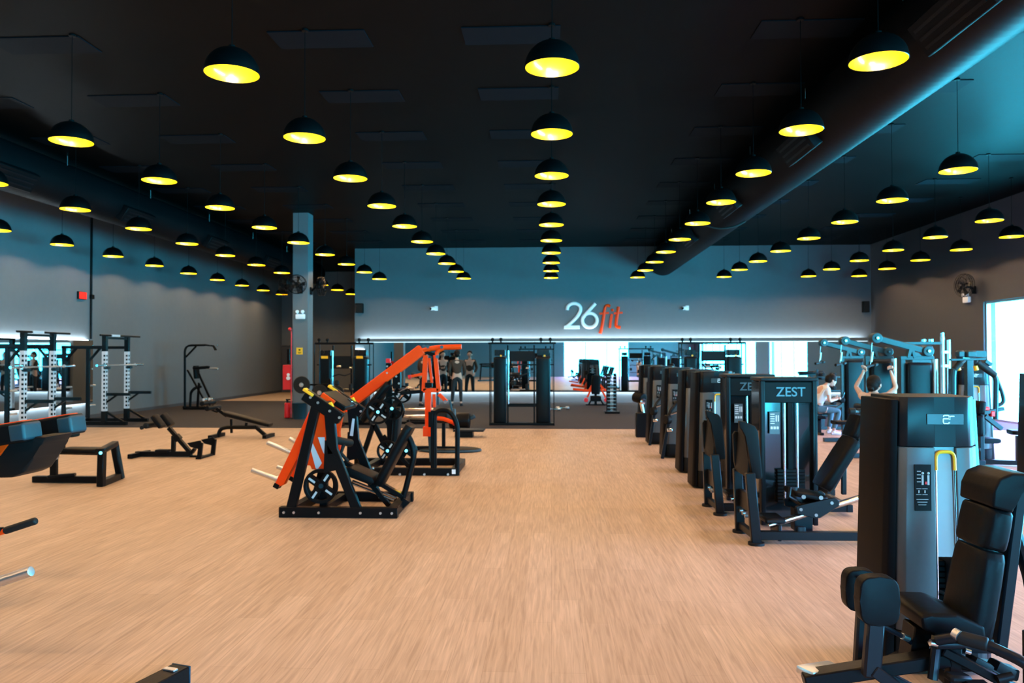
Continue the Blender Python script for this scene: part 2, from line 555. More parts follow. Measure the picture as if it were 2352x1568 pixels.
for c, x in COLX.items():
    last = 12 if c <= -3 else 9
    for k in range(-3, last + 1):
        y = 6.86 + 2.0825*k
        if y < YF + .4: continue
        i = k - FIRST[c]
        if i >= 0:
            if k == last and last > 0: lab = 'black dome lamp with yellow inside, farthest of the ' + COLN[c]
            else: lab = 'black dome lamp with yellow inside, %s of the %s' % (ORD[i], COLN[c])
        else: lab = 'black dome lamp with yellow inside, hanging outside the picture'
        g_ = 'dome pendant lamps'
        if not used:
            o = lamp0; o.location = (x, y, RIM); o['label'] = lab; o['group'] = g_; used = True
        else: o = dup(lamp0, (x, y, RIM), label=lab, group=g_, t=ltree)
# ------------------------------------------------------------------ text made as mesh
def text_mesh(s, size, loc, rot, mat, name, parent, depth=.003, shear=0, font=None, bold=0):
    cu = bpy.data.curves.new(name, 'FONT')
    cu.body = s; cu.size = size; cu.extrude = depth; cu.shear = shear; cu.offset = bold
    cu.align_x = 'CENTER'; cu.align_y = 'CENTER'
    o = bpy.data.objects.new(name, cu)
    C.objects.link(o)
    dg = bpy.context.evaluated_depsgraph_get()
    me = bpy.data.meshes.new_from_object(o.evaluated_get(dg))
    bpy.data.objects.remove(o)
    me.materials.clear(); me.materials.append(mat)
    o = bpy.data.objects.new(name, me)
    C.objects.link(o)
    base_ = parent.location if (parent is not None and parent.get('_abs')) else V(0, 0, 0)
    o.location = Vector(loc) - base_
    o.rotation_euler = rot
    if parent is not None: o.parent = parent
    return o

FACE = (PI/2, 0, 0)      # text that faces -y

# ------------------------------------------------------------------ tapered weight tower with grey cover
def loft(mb, sec, z0, z1, f):
    a = [mb.bm.verts.new(f(x, y, z0)) for x, y in sec]
    b = [mb.bm.verts.new(f(x, y, z1)) for x, y in sec]
    n = len(a)
    mb.bm.faces.new(a); mb.bm.faces.new(list(reversed(b)))
    for i in range(n): mb.bm.faces.new((a[i], b[i], b[(i+1) % n], a[(i+1) % n]))
    return mb

def weight_tower(root, O, H=1.45, detail=True, slot=True):
    O = Vector(O)
    def f(x, y, z):
        t = z / H
        return O + V(.31 + (x-.31)*(1-.19*t), y + .03*t, z)
    mb = MB()
    loft(mb, [(0, .42), (0, .08), (.012, .035), (.05, .02), (.055, .06), (.055, .42)], 0.02, H-.015, f)
    mb._bev(list(mb.bm.verts), .008, 2)
    mb.done('side_shell', M_shell, root)
    mb = MB()
    loft(mb, [(.565, .09), (.60, .12), (.62, .17), (.62, .42), (.56, .42)], 0.02, H-.015, f)
    mb._bev(list(mb.bm.verts), .008, 2)
    mb.done('side_shell', M_dark, root)
    def band(name, z0, z1, m, split):
        mb = MB()
        if split:
            loft(mb, [(.06, .36), (.06, .03), (.10, .004), (.265, 0), (.265, .36)], z0, z1, f)
            loft(mb, [(.39, .36), (.39, 0), (.47, .002), (.50, .02), (.562, .085), (.562, .36)], z0, z1, f)
        else:
            loft(mb, [(.06, .40), (.06, .03), (.10, .004), (.265, 0), (.39, 0), (.47, .002), (.50, .02), (.562, .085), (.562, .40)], z0, z1, f)
        mb._bev(list(mb.bm.verts), .004, 1)
        return mb.done(name, m, root)
    cover = band('front_cover', .22, H-.262, M_greym, True)
    band('upper_cap', H-.258, H, M_dark, False)
    band('base_skirt', .02, .216, M_blackm, False)
    # recess behind the slot, rods, stack
    mb = MB(); loft(mb, [(.265, .02), (.39, .02), (.39, .04), (.265, .04)], .60, H-.262, f)
    mb.done('slot_panel', M_slot, root)
    mb = MB()
    for k in range(11): mb.box(f(.328, .20, .235 + .03*k), (.11, .12, .026), bev=.003)
    mb.done('weight_stack', M_blackm, root)
    mb = MB()
    for x in (.272, .383): mb.tube([f(x, .01, .24), f(x, .01, H-.34)], .0065, 8)
    mb.each('guide_rod', M_chrome, root)
    mb = MB()
    mb.tube(fillet([f(.272, .004, H-.38), f(.272, .004, H-.285), f(.383, .004, H-.285), f(.383, .004, H-.38)], .035), .009, 8)
    mb.done('slot_trim', M_amber, root)
    if detail:
        MB().cyl(f(.328, .09, .40), f(.345, -.03, .40), .009).cyl(f(.343, -.02, .40), f(.348, -.045, .40), .014).done('selector_pin', M_steel, root)
        pl = MB().box(f(.19, -.002, H-.47), (.085, .004, .24), bev=.001).done('instruction_placard', M_blackm, root)
        m2 = MB()
        for k, dx in enumerate((-.008, .018)):
            m2.box(f(.197+dx*1.3, -.006, H-.43), (.010, .002, .05), bev=0).ball(f(.197+dx*1.3, -.006, H-.395), .007, (1, .3, 1), 8)
        for k in range(4): m2.box(f(.165, -.006, H-.385-.018*k), (.02, .002, .004), bev=0)
        for dx in (-.02, .015): m2.box(f(.185+dx, -.006, H-.505), (.026, .002, .002), bev=0).box(f(.185+dx, -.006, H-.475), (.026, .002, .002), bev=0).box(f(.185+dx, -.006, H-.49), (.006, .002, .014), bev=0)
        for k in range(3): m2.box(f(.185, -.006, H-.53-.014*k), (.06-.01*k, .002, .003), bev=0)
        subpart(m2, 'printed_figure', M_greyprint, pl, split=True)
        m3 = MB().box(f(.206, -.008, H-.445), (.010, .002, .014), bev=0)
        subpart(m3, 'red_mark', M_red, pl)
        lp = MB().box(f(.328, -.004, H-.115), (.185, .005, .055), bev=.001).done('logo_plate', M_plate, root)
        m4 = MB()
        q = f(.34, -.0085, H-.115)
        for pts in ([(-.022, .014), (-.018, .02), (.004, .02), (.008, .014), (.008, .003), (-.022, .003), (-.022, -.016), (-.018, -.022), (.004, -.022), (.010, -.016)],
                    [(.010, -.002), (.010, .012), (.016, .016), (.034, .016)]):
            for a, b in zip(pts, pts[1:]):
                m4.bar(q + V(a[0], 0, a[1]), q + V(b[0], 0, b[1]), .004, .006, side=(0, 1, 0), bev=0)
        subpart(m4, 'logo', M_white, lp)
    return f

M_slot = mat('pale_grey_panel', (.30, .32, .33), .4, noise=.04, nscale=20)
M_greyprint = mat('grey_print', (.45, .48, .5), .5, noise=.02)
M_plate = mat('brushed_name_plate', (.05, .075, .085), .35, .3, noise=.1, nscale=30)

# ------------------------------------------------------------------ hip machine in the foreground
hip = thing('hip_abductor_machine', 'dark hip abductor machine with grey weight tower, padded seat and knee pads nearest the camera', 'gym machine',
            (2.0, 4.0, 0), absolute=True)
TF = 4.17
weight_tower(hip, (1.725, TF, 0), 1.43)
def P(u, v, Y): return at(u, v, Y)
yc = 3.62                                # centre line of the seat
# backrest: three stacked pads leaning back on an upright
def pad_between(p, q, w, t, name, root, m=None, bev=.035, taper=1.0, side=(0, 1, 0)):
    """padded cushion from p to q (centre line), w wide along side, t thick"""
    p, q = Vector(p), Vector(q)
    d = (q - p); L = d.length; d.normalize()
    s = Vector(side); s = (s - d*s.dot(d)).normalized(); u = s.cross(d)
    mb = MB()
    prof = [(-.5, .86), (-.42, .97), (-.2, 1.0), (.2, 1.0), (.42, .97), (.5, .86)]
    rings = []
    nn = 20
    for tt, sc in prof:
        c = (p + q)/2 + d*L*tt
        ww = w * sc * (1 + (taper-1)*(tt+.5))
        ring = []
        for k in range(nn):
            a = 2*PI*k/nn
            cx, cy = math.cos(a), math.sin(a)
            ex = math.copysign(abs(cx)**.45, cx) * ww/2
            ey = math.copysign(abs(cy)**.55, cy) * t/2 * (.75 + .25*sc)
            ring.append(mb.bm.verts.new(c + s*ex + u*ey))
        rings.append(ring)
    for A, B in zip(rings, rings[1:]):
        for k in range(nn): mb.bm.faces.new((A[k], A[(k+1) % nn], B[(k+1) % nn], B[k]))
    mb.bm.faces.new(list(reversed(rings[0]))); mb.bm.faces.new(rings[-1])
    mb._bev(rings[0] + rings[-1], min(.012, t*.2), 2)
    return mb.done(name, m or M_vinyl, root)

pad_between(P(2215, 1452, yc), P(2252, 1255, yc), .30, .12, 'back_pad', hip, taper=.92)
pad_between(P(2250, 1250, yc), P(2268, 1160, yc), .28, .12, 'back_pad', hip)
mb = MB()
for k, (a, b, c_, d_) in enumerate([(2262, 1158, 2275, 1108), (2275, 1108, 2310, 1090)]):
    pass
hd = MB()
o_ = [P(2240, 1152, yc), P(2243, 1115, yc), P(2256, 1088, yc), P(2285, 1076, yc), P(2325, 1078, yc), P(2338, 1088, yc),
      P(2336, 1105, yc), P(2322, 1108, yc), P(2308, 1106, yc), P(2298, 1118, yc), P(2290, 1150, yc), P(2286, 1165, yc)]
hd.prism([p + V(0, -.14, 0) for p in o_], (0, .28, 0), bev=.02, seg=3)
hd.done('head_pad', M_vinyl, hip)
sp = MB().bar(P(2288, 1500, yc), P(2338, 1105, yc), .09, .05, side=(0, 1, 0), bev=.008).done('back_upright', M_dark, hip)
# rear arc support sweeping down to the right
arc = [P(2308, 1165, yc), P(2335, 1230, yc), P(2362, 1320, yc), P(2385, 1440, yc), P(2400, 1560, yc)]
MB().tube(arc, .035, 10, flat=.7).done('rear_strut', M_dark, hip)
# seat
st = MB()
s0 = [P(2082, 1392, yc-.02), P(2100, 1384, yc), P(2160, 1385, yc), P(2222, 1412, yc), P(2225, 1440, yc), P(2180, 1452, yc), P(2120, 1440, yc), P(2085, 1420, yc)]
st.prism([p + V(0, -.15, 0) for p in s0], (0, .33, 0), bev=.018, seg=3)
st.done('seat_pad', M_vinyl, hip)
MB().box(P(2200, 1446, yc) + V(0, 0, -.03), (.20, .24, .07), bev=.02, seg=2).done('seat_carrier', M_dark, hip)
MB().prism([p + V(0, -.05, 0) for p in (P(2090, 1430, yc), P(2130, 1440, yc), P(2120, 1520, yc), P(2090, 1535, yc), P(2075, 1530, yc))], (0, .12, 0), bev=.006).done('seat_post', M_black, hip)
# knee pads: rounded plates on posts
def knee(cx, cy, Y, w, h, post_px):
    c = P(cx, cy, Y)
    mb = MB()
    n = 24
    fr_ = []; bk = []
    for k in range(n):
        a = 2*PI*k/n
        x = math.copysign(abs(math.cos(a))**.6, math.cos(a)) * w/2
        z = math.copysign(abs(math.sin(a))**.5, math.sin(a)) * h/2
        fr_.append(mb.bm.verts.new(c + V(x, -.035, z)))
        bk.append(mb.bm.verts.new(c + V(x, .035, z)))
    mb.bm.faces.new(fr_); mb.bm.faces.new(list(reversed(bk)))
    for k in range(n): mb.bm.faces.new((fr_[k], bk[k], bk[(k+1) % n], fr_[(k+1) % n]))
    mb._bev(fr_ + bk, .016, 3)
    o = mb.done('knee_pad', M_vinyl, hip)
    return o
knee(2014, 1376, 3.38, .165, .205, None)
knee(1973, 1352, 3.70, .145, .19, None)
MB().bar(P(2010, 1425, 3.42), P(2000, 1555, 3.42), .075, .045, side=(1, 0, 0), bev=.01).bar(P(1980, 1400, 3.76), P(1972, 1540, 3.76), .05, .045, side=(1, 0, 0), bev=.01).each('knee_post', M_dark, hip)
MB().cyl(P(1979, 1326, 3.66), P(1990, 1330, 3.60), .008).done('adjuster_bolt', M_steel, hip)
MB().tube([P(2020, 1434, 3.50), P(2075, 1462, 3.56), P(2100, 1480, 3.60)], .011, 8).done('link_rod', M_dark, hip)
MB().cyl(P(2072, 1460, 3.55), P(2086, 1466, 3.57), .014).done('rod_collar', M_steel, hip)
# side handle
MB().tube(fillet([P(2150, 1470, 3.40), P(2200, 1462, 3.36), P(2262, 1478, 3.30), P(2352, 1520, 3.22), P(2400, 1560, 3.2)], .1), .022, 10).done('side_handle', M_dark, hip)
MB().cyl(P(2200, 1462, 3.355), P(2270, 1480, 3.29), .028, bev=.01).done('grip', M_rubb, hip)
MB().cyl(P(2190, 1452, 3.36), P(2203, 1460, 3.34), .022, n=12).done('brass_pin', M_steel, hip)
# levers, beam and pedals under the seat
g0 = MB()
g0.bar(P(1845, 1560, 3.55), P(2175, 1508, 3.50), .09, .06, bev=.006)
g0.bar(P(1990, 1548, 3.60), P(2080, 1500, 3.75), .05, .04, bev=.006)
g0.bar(P(2190, 1460, 3.5), P(2188, 1600, 3.5), .05, .05, side=(1, 0, 0))
g0.bar(P(2120, 1500, 3.62), P(2330, 1545, 3.62), .08, .05, bev=.006)
g0.bar(P(2160, 1490, 3.45), P(2350, 1590, 3.45), .06, .04, bev=.006)
g0.done('lower_frame', M_black, hip)
MB().box(P(1885, 1538, 3.60), (.20, .10, .035), (0, .06, .5), bev=.01, seg=2).each('foot_pedal', M_steel, hip)
MB().box(P(2200, 1555, 3.36), (.10, .06, .03), (0, .1, .2), bev=.01).box(P(2245, 1575, 3.32), (.10, .08, .03), bev=.01).each('foot_pedal', M_blackm, hip)
MB().tube([P(2140, 1470, 3.46), P(2150, 1490, 3.44), P(2142, 1560, 3.42)], .02, 8).cyl(P(2150, 1478, 3.42), P(2215, 1478, 3.42), .022).done('seat_adjuster', M_dark, hip)
MB().cyl(P(2136, 1475, 3.40), P(2152, 1478, 3.40), .014).cyl(P(2215, 1493, 3.40), P(2228, 1497, 3.40), .012).each('adjuster_pin', M_chrome, hip)
g1 = MB()
for k, (u, v) in enumerate([(2248, 1525), (2270, 1545), (2300, 1535)]):
    g1.box(P(u, v, 3.5+.03*k), (.10, .07, .05), (0, .5, .2), bev=.015, seg=2)
g1.cyl(P(2290, 1560, 3.4), P(2325, 1552, 3.4), .018)
g1.done('pivot_block', M_blackm, hip)
MB().box(P(2092, 1478, 3.72), (.035, .03, .09), (0, .2, 0), bev=.008).done('amber_lever', M_amber, hip)
# long foot beam to the floor, so that the machine stands
g2 = MB()
g2.bar((1.32, 3.55, .05), (2.75, 3.62, .05), .10, .07).bar((1.95, 3.4, .05), (2.0, 4.2, .05), .09, .07).bar((2.65, 3.3, .05), (2.65, 3.95, .05), .09, .07)
g2.bar((2.15, 3.6, .05), (2.15, 3.6, .42), .09, .09, side=(1, 0, 0)).bar((2.62, 3.62, .05), P(2385, 1440, yc), .06, .05, side=(0, 1, 0))
g2.bar((1.72, 3.45, .05), P(2002, 1535, 3.42), .06, .05, side=(0, 1, 0)).bar((1.78, 3.7, .05), P(1974, 1520, 3.74), .05, .05, side=(0, 1, 0))
g2.done('base_frame', M_dark, hip)

# ------------------------------------------------------------------ two leg press machines with lettered towers
def leg_press(lab):
    Y0 = 6.91
    t = thing('leg_press_machine', lab, 'gym machine', (1.77, 6.91, 0), absolute=True)
    yn, yf_ = 6.95, 7.42
    # posts with foot plates
    for (fu, fv, tu, tv, Y) in ((1737, 1251, 1722, 1085, yn), (1700, 1222, 1694, 1075, gr(1700, 1222).y)):
        q = P(tu, tv, Y)
        b = P(fu, fv, Y); b.z = .012
        MB().bar(b, q, .055, .085, side=(0, 1, 0), bev=.008).done('post', M_dark, t)
        MB().cyl((b.x, b.y, 0), (b.x, b.y, .022), .07, n=20).done('floor_foot', M_rubb, t)
    y2 = gr(1700, 1222).y
    # the foot plate: a thick curved plate, near and far wing
    def wing(px, Y, dy, name):
        mb = MB()
        pts = [P(u, v, Y) for u, v in px]
        mb.prism(pts, (0, dy, 0), bev=.012, seg=2)
        return mb.done(name, M_blackm, t)
    wing([(1697, 966), (1712, 968), (1734, 978), (1742, 992), (1752, 1092), (1751, 1100), (1738, 1100), (1726, 1092), (1716, 1000), (1700, 985)], yn, .05, 'foot_plate')
    wing([(1684, 998), (1689, 990), (1704, 994), (1710, 1002), (1711, 1020), (1703, 1016), (1700, 1010), (1703, 1080), (1700, 1087), (1692, 1085), (1687, 1060)], y2, .05, 'foot_plate')
    pm = P(1722, 1040, yn); 
    MB().box((pm.x+.02, (yn+y2)/2+.03, .80), (.035, y2-yn-.02, .46), (0, .08, 0), bev=.012, seg=2).done('tread_plate', M_rubb, t)
    fr_ = MB()
    a = P(1737, 1232, yn)
    fr_.bar((a.x, yn, .07), (a.x-.02, y2, .07), .05, .06).bar((a.x, yn, .33), (a.x-.02, y2, .33), .04, .16)
    fr_.bar((a.x, yn+.04, .075), (3.12, yn+.04, .075), .06, .075)
    fr_.bar((3.10, yn, .075), (3.10, 7.6, .075), .06, .075)
    fr_.box((1.97, 7.15, .19), (.18, .28, .05), bev=.015).box((2.0, 7.12, .09), (.03, .25, .14), bev=.005)
    fr_.bar((2.25, 7.2, .08), (2.25, 7.2, .28), .16, .12, side=(1, 0, 0)).box((2.18, 7.0, .10), (.08, .06, .11), bev=.02, seg=2)
    fr_.done('base_frame', M_dark, t)
    bl = MB()
    for k in range(3): bl.cyl(P(1706+6*k, 1172+6*k, y2-.14*k-.05)+V(-.03, 0, 0), P(1706+6*k, 1172+6*k, y2-.14*k-.05), .018, n=12)
    bl.each('bolt_head', M_steel, t)
    for Y in (7.05, 7.30):
        MB().tube([P(1766, 1206, Y), P(1985, 1140, Y)], .018 if Y > 7.1 else .028, 10).done('slide_rail', M_chrome, t)
    # carriage
    cp = [(1828, 1163), (1850, 1158), (1918, 1142), (1929, 1150), (1928, 1162), (1884, 1190), (1870, 1190), (1832, 1180)]
    MB().prism([P(u, v, 6.98) for u, v in cp], (0, .025, 0), bev=.005).prism([P(u, v, 6.98)+V(0, .36, 0) for u, v in cp], (0, .025, 0), bev=.005).each('carriage_plate', M_dark, t)
    b2 = MB()
    for u, v in ((1840, 1170), (1911, 1155), (1875, 1183)): b2.cyl(P(u, v, 6.97), P(u, v, 6.985), .014, n=12)
    for u, v in ((1846, 1141), (1886, 1143)): b2.cyl(P(u, v, 6.98), P(u, v, 7.0), .018, n=12)
    b2.each('bolt_head', M_steel, t)
    pad_between(P(1812, 1126, 7.18), P(1886, 1140, 7.18), .38, .055, 'seat_pad', t)
    MB().box(P(1858, 1146, 7.18)+V(0, 0, -.02), (.24, .32, .04), (0, -.05, 0), bev=.01).tube([P(1815, 1118, 7.0), P(1812, 1140, 7.0), P(1830, 1150, 7.0)], .014).done('seat_frame', M_dark, t)
    pad_between(P(1886, 1118, 7.2), P(1956, 1008, 7.2), .34, .115, 'back_pad', t)
    pad_between(P(1953, 1003, 7.2), P(1972, 955, 7.2), .28, .09, 'head_pad', t)
    MB().bar(P(1905, 1130, 7.2), P(1984, 990, 7.2), .07, .035, side=(0, 1, 0)).bar(P(1938, 1052, 7.3), P(1938, 1135, 7.3), .04, .04, side=(1, 0, 0)).done('back_frame', M_dark, t)
    MB().cyl(P(1950, 944, 7.0), P(1964, 944, 7.0), .028, bev=.008).cyl(P(1966, 944, 7.35), P(1980, 944, 7.35), .028, bev=.008).tube([P(1957, 944, 7.0), P(1972, 946, 7.38)], .014).done('shoulder_grip', M_rubb, t)
    # tower
    x0, x1, yy, yb, H = 2.0, 2.53, 7.63, 7.98, 1.43
    MB().bar((x0+.02, yy, .03), (x0+.02, yy, H-.02), .045, .07, side=(1, 0, 0), bev=.012, seg=2).bar((x1-.02, yy, .03), (x1-.02, yy, H-.02), .045, .07, side=(1, 0, 0), bev=.012, seg=2).each('corner_post', M_dark, t)
    MB().box(((x0+x1)/2, (yy+yb)/2+.02, (H)/2), (x1-x0-.02, yb-yy-.02, H-.06), bev=.01).done('shroud', M_blackgloss, t)
    MB().box(((x0+x1)/2, (yy+yb)/2-.02, H-.012), (x1-x0+.01, yb-yy+.06, .035), bev=.014, seg=2).done('top_cap', M_dark, t)
    MB().box(((x0+x1)/2, yy+.005, H-.135), (x1-x0-.08, .05, .20), bev=.006).done('name_panel', M_blackm, t)
    text_mesh('ZEST', .125, ((x0+x1)/2+.02, yy-.024, H-.135), FACE, M_letter, 'lettering', t, .002, bold=.001)
    gm = MB()
    for x in (2.225, 2.345): gm.cyl((x, yy-.015, .22), (x, yy-.015, H-.24), .012, n=10)
    gm.each('guide_rod', M_chrome, t)
    MB().box((2.285, yy+.01, .8), (.05, .03, 1.1), bev=.004).done('rod_channel', M_blackm, t)
    ms = MB()
    for k in range(10): ms.box((2.285, yy+.0, .26+.032*k), (.26, .05, .028), bev=.003)
    ms.done('weight_stack', M_blackm, t)
    pl = MB().box((2.135, yy-.008, H-.43), (.095, .005, .21), bev=.001).done('instruction_placard', M_placard, t)
    m2 = MB()
    for k in range(5): m2.box((2.115, yy-.012, H-.345-.022*k), (.04, .002, .008), bev=0)
    for dx in (0, .02): m2.box((2.15+dx, yy-.012, H-.385), (.010, .002, .06), bev=0)
    for dx in (-.028, .0, .028): m2.box((2.135+dx, yy-.012, H-.475), (.02, .002, .025), bev=0)
    subpart(m2, 'printed_figure', M_white, pl, split=True)
    return t

M_blackgloss = mat('gloss_black_panel', (.010, .011, .013), .12, noise=.1, nscale=10, coat=.3)
M_letter = mat('dull_silver_lettering', (.10, .14, .16), .35, .3, noise=.05)
M_placard = mat('grey_placard', (.10, .13, .15), .35, noise=.1, nscale=40)
lp1 = leg_press('leg press machine with lettered black tower and reclined pad, beside the grey foreground tower')
lp1['group'] = 'leg press machines'
lp2 = dup(lp1, lp1.location + V(-.04, 1.27, 0), label='leg press machine directly behind the nearer leg press, its lettering partly covered', group='leg press machines')

# ------------------------------------------------------------------ row of towers behind
def row_machine(lab):
    t = thing('weight_stack_machine', lab, 'gym machine', (0, 0, 0))
    weight_tower(t, (0, 0, 0), 1.45)
    # seat side to the right of the tower
    b = MB()
    b.bar((.3, -.15, .05), (1.6, -.15, .05), .09, .07).bar((1.5, -.5, .05), (1.5, .2, .05), .09, .07).bar((.85, -.15, .05), (.85, -.15, .45), .09, .09, side=(1, 0, 0))
    b.done('base_frame', M_dark, t)
    pad_between((.72, -.15, .50), (1.08, -.15, .50), .34, .07, 'seat_pad', t)
    pad_between((1.10, -.15, .52), (1.28, -.15, 1.08), .32, .08, 'back_pad', t)
    MB().bar((1.12, -.15, .42), (1.34, -.15, 1.05), .06, .04, side=(0, 1, 0)).bar((.85, -.15, .42), (1.2, -.15, .42), .07, .05).done('seat_frame', M_dark, t)
    return t
rm = row_machine('grey towered weight machine just behind the second leg press')
rm.location = (1.75, 9.80, 0); rm['group'] = 'grey towered machines in the right row'
tt = tree(rm)
row = [rm]
for y, l in ((11.06, 'grey towered weight machine, second behind the leg presses'),
             (12.72, 'grey towered weight machine with round joint arm, third behind the leg presses'),
             (14.62, 'grey towered weight machine with round joint arm, fourth behind the leg presses'),
             (16.12, 'grey towered weight machine with foam roller, farthest of the right row')):
    row.append(dup(rm, (1.79, y, 0), label=l, group=rm['group'], t=tt))
# the two with swinging arms on their near left
def joint_arm(t, px, py, foot, Y):
    L = t.location
    def q(u, v): return at(u, v, Y) - L
    c = q(px, py)
    MB().cyl(c + V(-.03, -.02, 0), c + V(.05, .02, 0), .075, bev=.02).done('round_joint', M_blackm, t)
    f = q(*foot); f.z = 0
    MB().bar(f, c + V(.02, 0, -.06), .05, .05, side=(1, 0, 0)).done('arm_post', M_dark, t)
    MB().tube([c, c + V(.06, 0, .14), c + V(.16, .02, .26), c + V(.26, .05, .30)], .028, 8).done('lever_arm', M_dark, t)
    MB().cyl(c + V(.05, -.05, .085), c + V(.16, -.05, .125), .018).ball(c + V(.22, -.02, .40), .03).done('chrome_end', M_chrome, t)
    MB().cyl(c + V(-.01, -.06, -.16), c + V(.07, -.06, -.16), .035, bev=.01).done('chrome_stub', M_chrome, t)
joint_arm(row[2], 1532, 963, (1521, 1052), 12.65)
joint_arm(row[3], 1500, 944, (1492, 1024), 14.5)
L7 = row[4].location
c = at(1466, 918, 16.0) - L7
MB().cyl(c + V(-.06, .1, .06), c + V(.1, -.06, .02), .11, bev=.03).done('foam_roller', M_vinyl, row[4])
MB().cyl(c + V(.07, -.07, -.02), c + V(.10, -.10, -.03), .06).tube([c + V(.05, -.05, -.05), c + V(.10, -.05, -.3)], .035).done('chrome_end', M_chrome, row[4])
MB().box(c + V(.06, -.05, -.5), (.25, .2, .5), bev=.02).done('arm_base', M_dark, row[4])
# ------------------------------------------------------------------ plate with spokes
def plate(name, c, R, root, axis=(0, 1, 0), th=.035, mark=True, n=4, rot=.6):
    """weight plate: rim, hub and spokes around c, facing along axis"""
    c = Vector(c); ax = Vector(axis).normalized()
    s = ax.cross(V(0, 0, 1)).normalized(); u = s.cross(ax) * -1
    mb = MB()
    m = Matrix(((s.x, u.x, ax.x, 0), (s.y, u.y, ax.y, 0), (s.z, u.z, ax.z, 0), (0, 0, 0, 1)))
    h = th/2
    mb.lathe([(R*.80, -h), (R*.84, -h*1.2), (R, -h*1.2), (R*1.01, 0), (R, h*1.2), (R*.84, h*1.2), (R*.80, h), (R*.80, -h)], c, 32, m)
    mb.lathe([(0.0, -h*1.3), (R*.26, -h*1.3), (R*.30, -h*.6), (R*.30, h*.6), (R*.26, h*1.3), (0, h*1.3)], c, 20, m)
    for k in range(n):
        a = rot + 2*PI*k/n
        d = s*math.cos(a) + u*math.sin(a)
        mb.bar(c + d*R*.2, c + d*R*.86, R*.42, th*.8, side=ax.cross(d), bev=.004)
    o = mb.done(name, M_black, root)
    if mark:
        mk = MB()
        for k in range(n):
            a = rot + 2*PI*k/n
            d = s*math.cos(a) + u*math.sin(a)
            q = c + d*R*.60 - ax*(h+.004)
            for j in range(4):
                pass
            mk.bar(q - d*R*.22, q + d*R*.22, .003, .022, side=ax, bev=0)
        subpart(mk, 'plate_lettering', M_greyprint, o, split=True)
    return o

def sh(p, dy): return p + V(0, dy, 0)

# ------------------------------------------------------------------ near orange plate-loaded machine
ma = thing('plate_loaded_squat_machine', 'black and orange plate-loaded machine with sloping orange arm and seat, nearest of the orange ones', 'gym machine', (-2.2, 8.4, 0), absolute=True, group=None)
Y1, Y2 = 7.93, 8.83
W = .085
for Y, nm in ((Y1, 'near'), (Y2, 'far')):
    d = Y - Y1
    q = lambda u, v: sh(P(u, v, Y1), d)
    a, b = q(643, 1182), q(914, 1184); a.z = b.z = .055
    MB().bar(a, b, .08, .105).done('base_rail', M_black, ma)
    bolt = MB()
    for u in (655, 678, 735, 830, 876, 902):
        c = q(u, 1182); bolt.cyl(V(c.x, Y-.052, .055), V(c.x, Y-.038, .055), .013, n=10)
    bolt.each('bolt_head', M_steel, ma)
    l1 = MB()
    l1.bar(q(667, 1176), q(727, 930), .095, .07, side=(1, 0, 0), bev=.006)
    l1.done('front_upright', M_black, ma)
    l2 = MB()
    l2.tube([], .01) if False else None
    l2.bar(q(824, 1180), q(764, 1030), .095, .07, side=(1, 0, 0), bev=.006).bar(q(765, 1042), q(757, 940), .10, .072, side=(1, 0, 0), bev=.006)
    l2.prism([sh(q(748, 1010), -.036), sh(q(790, 1075), -.036), sh(q(745, 1085), -.036)], (0, .07, 0), bev=.004)
    l2.done('rear_upright', M_black, ma)
    MB().bar(q(700, 905), q(784, 962), .075, .125, side=(0, 1, 0), bev=.008).done('head_rail', M_black, ma)
    MB().bar(q(699, 893), q(722, 908), .09, .03, side=(0, 1, 0)).bar(q(756, 925), q(764, 940), .05, .05, side=(0, 1, 0)).each('amber_stop', M_amber, ma)
    bb = MB()
    for u, v in ((716, 912), (733, 924), (760, 943), (782, 958)):
        c = q(u, v); bb.cyl(sh(c, -.05), sh(c, -.036), .013, n=10)
    bb.each('bolt_head', M_steel, ma)
MB().bar((-1.62, Y1, .055), (-1.62, Y2, .055), .09, .10).bar((-2.66, Y1, .055), (-2.66, Y2, .055), .09, .10).bar((-2.36, Y1, .055), (-2.36, Y2, .055), .08, .08).each('cross_rail', M_black, ma)
qm = lambda u, v: P(u, v, 8.38)
MB().prism([sh(qm(930, 1140), -.09), sh(qm(945, 1150), -.09), sh(qm(920, 1172), -.09), sh(qm(905, 1165), -.09)], (0, .03, 0)).done('corner_plate', M_black, ma)
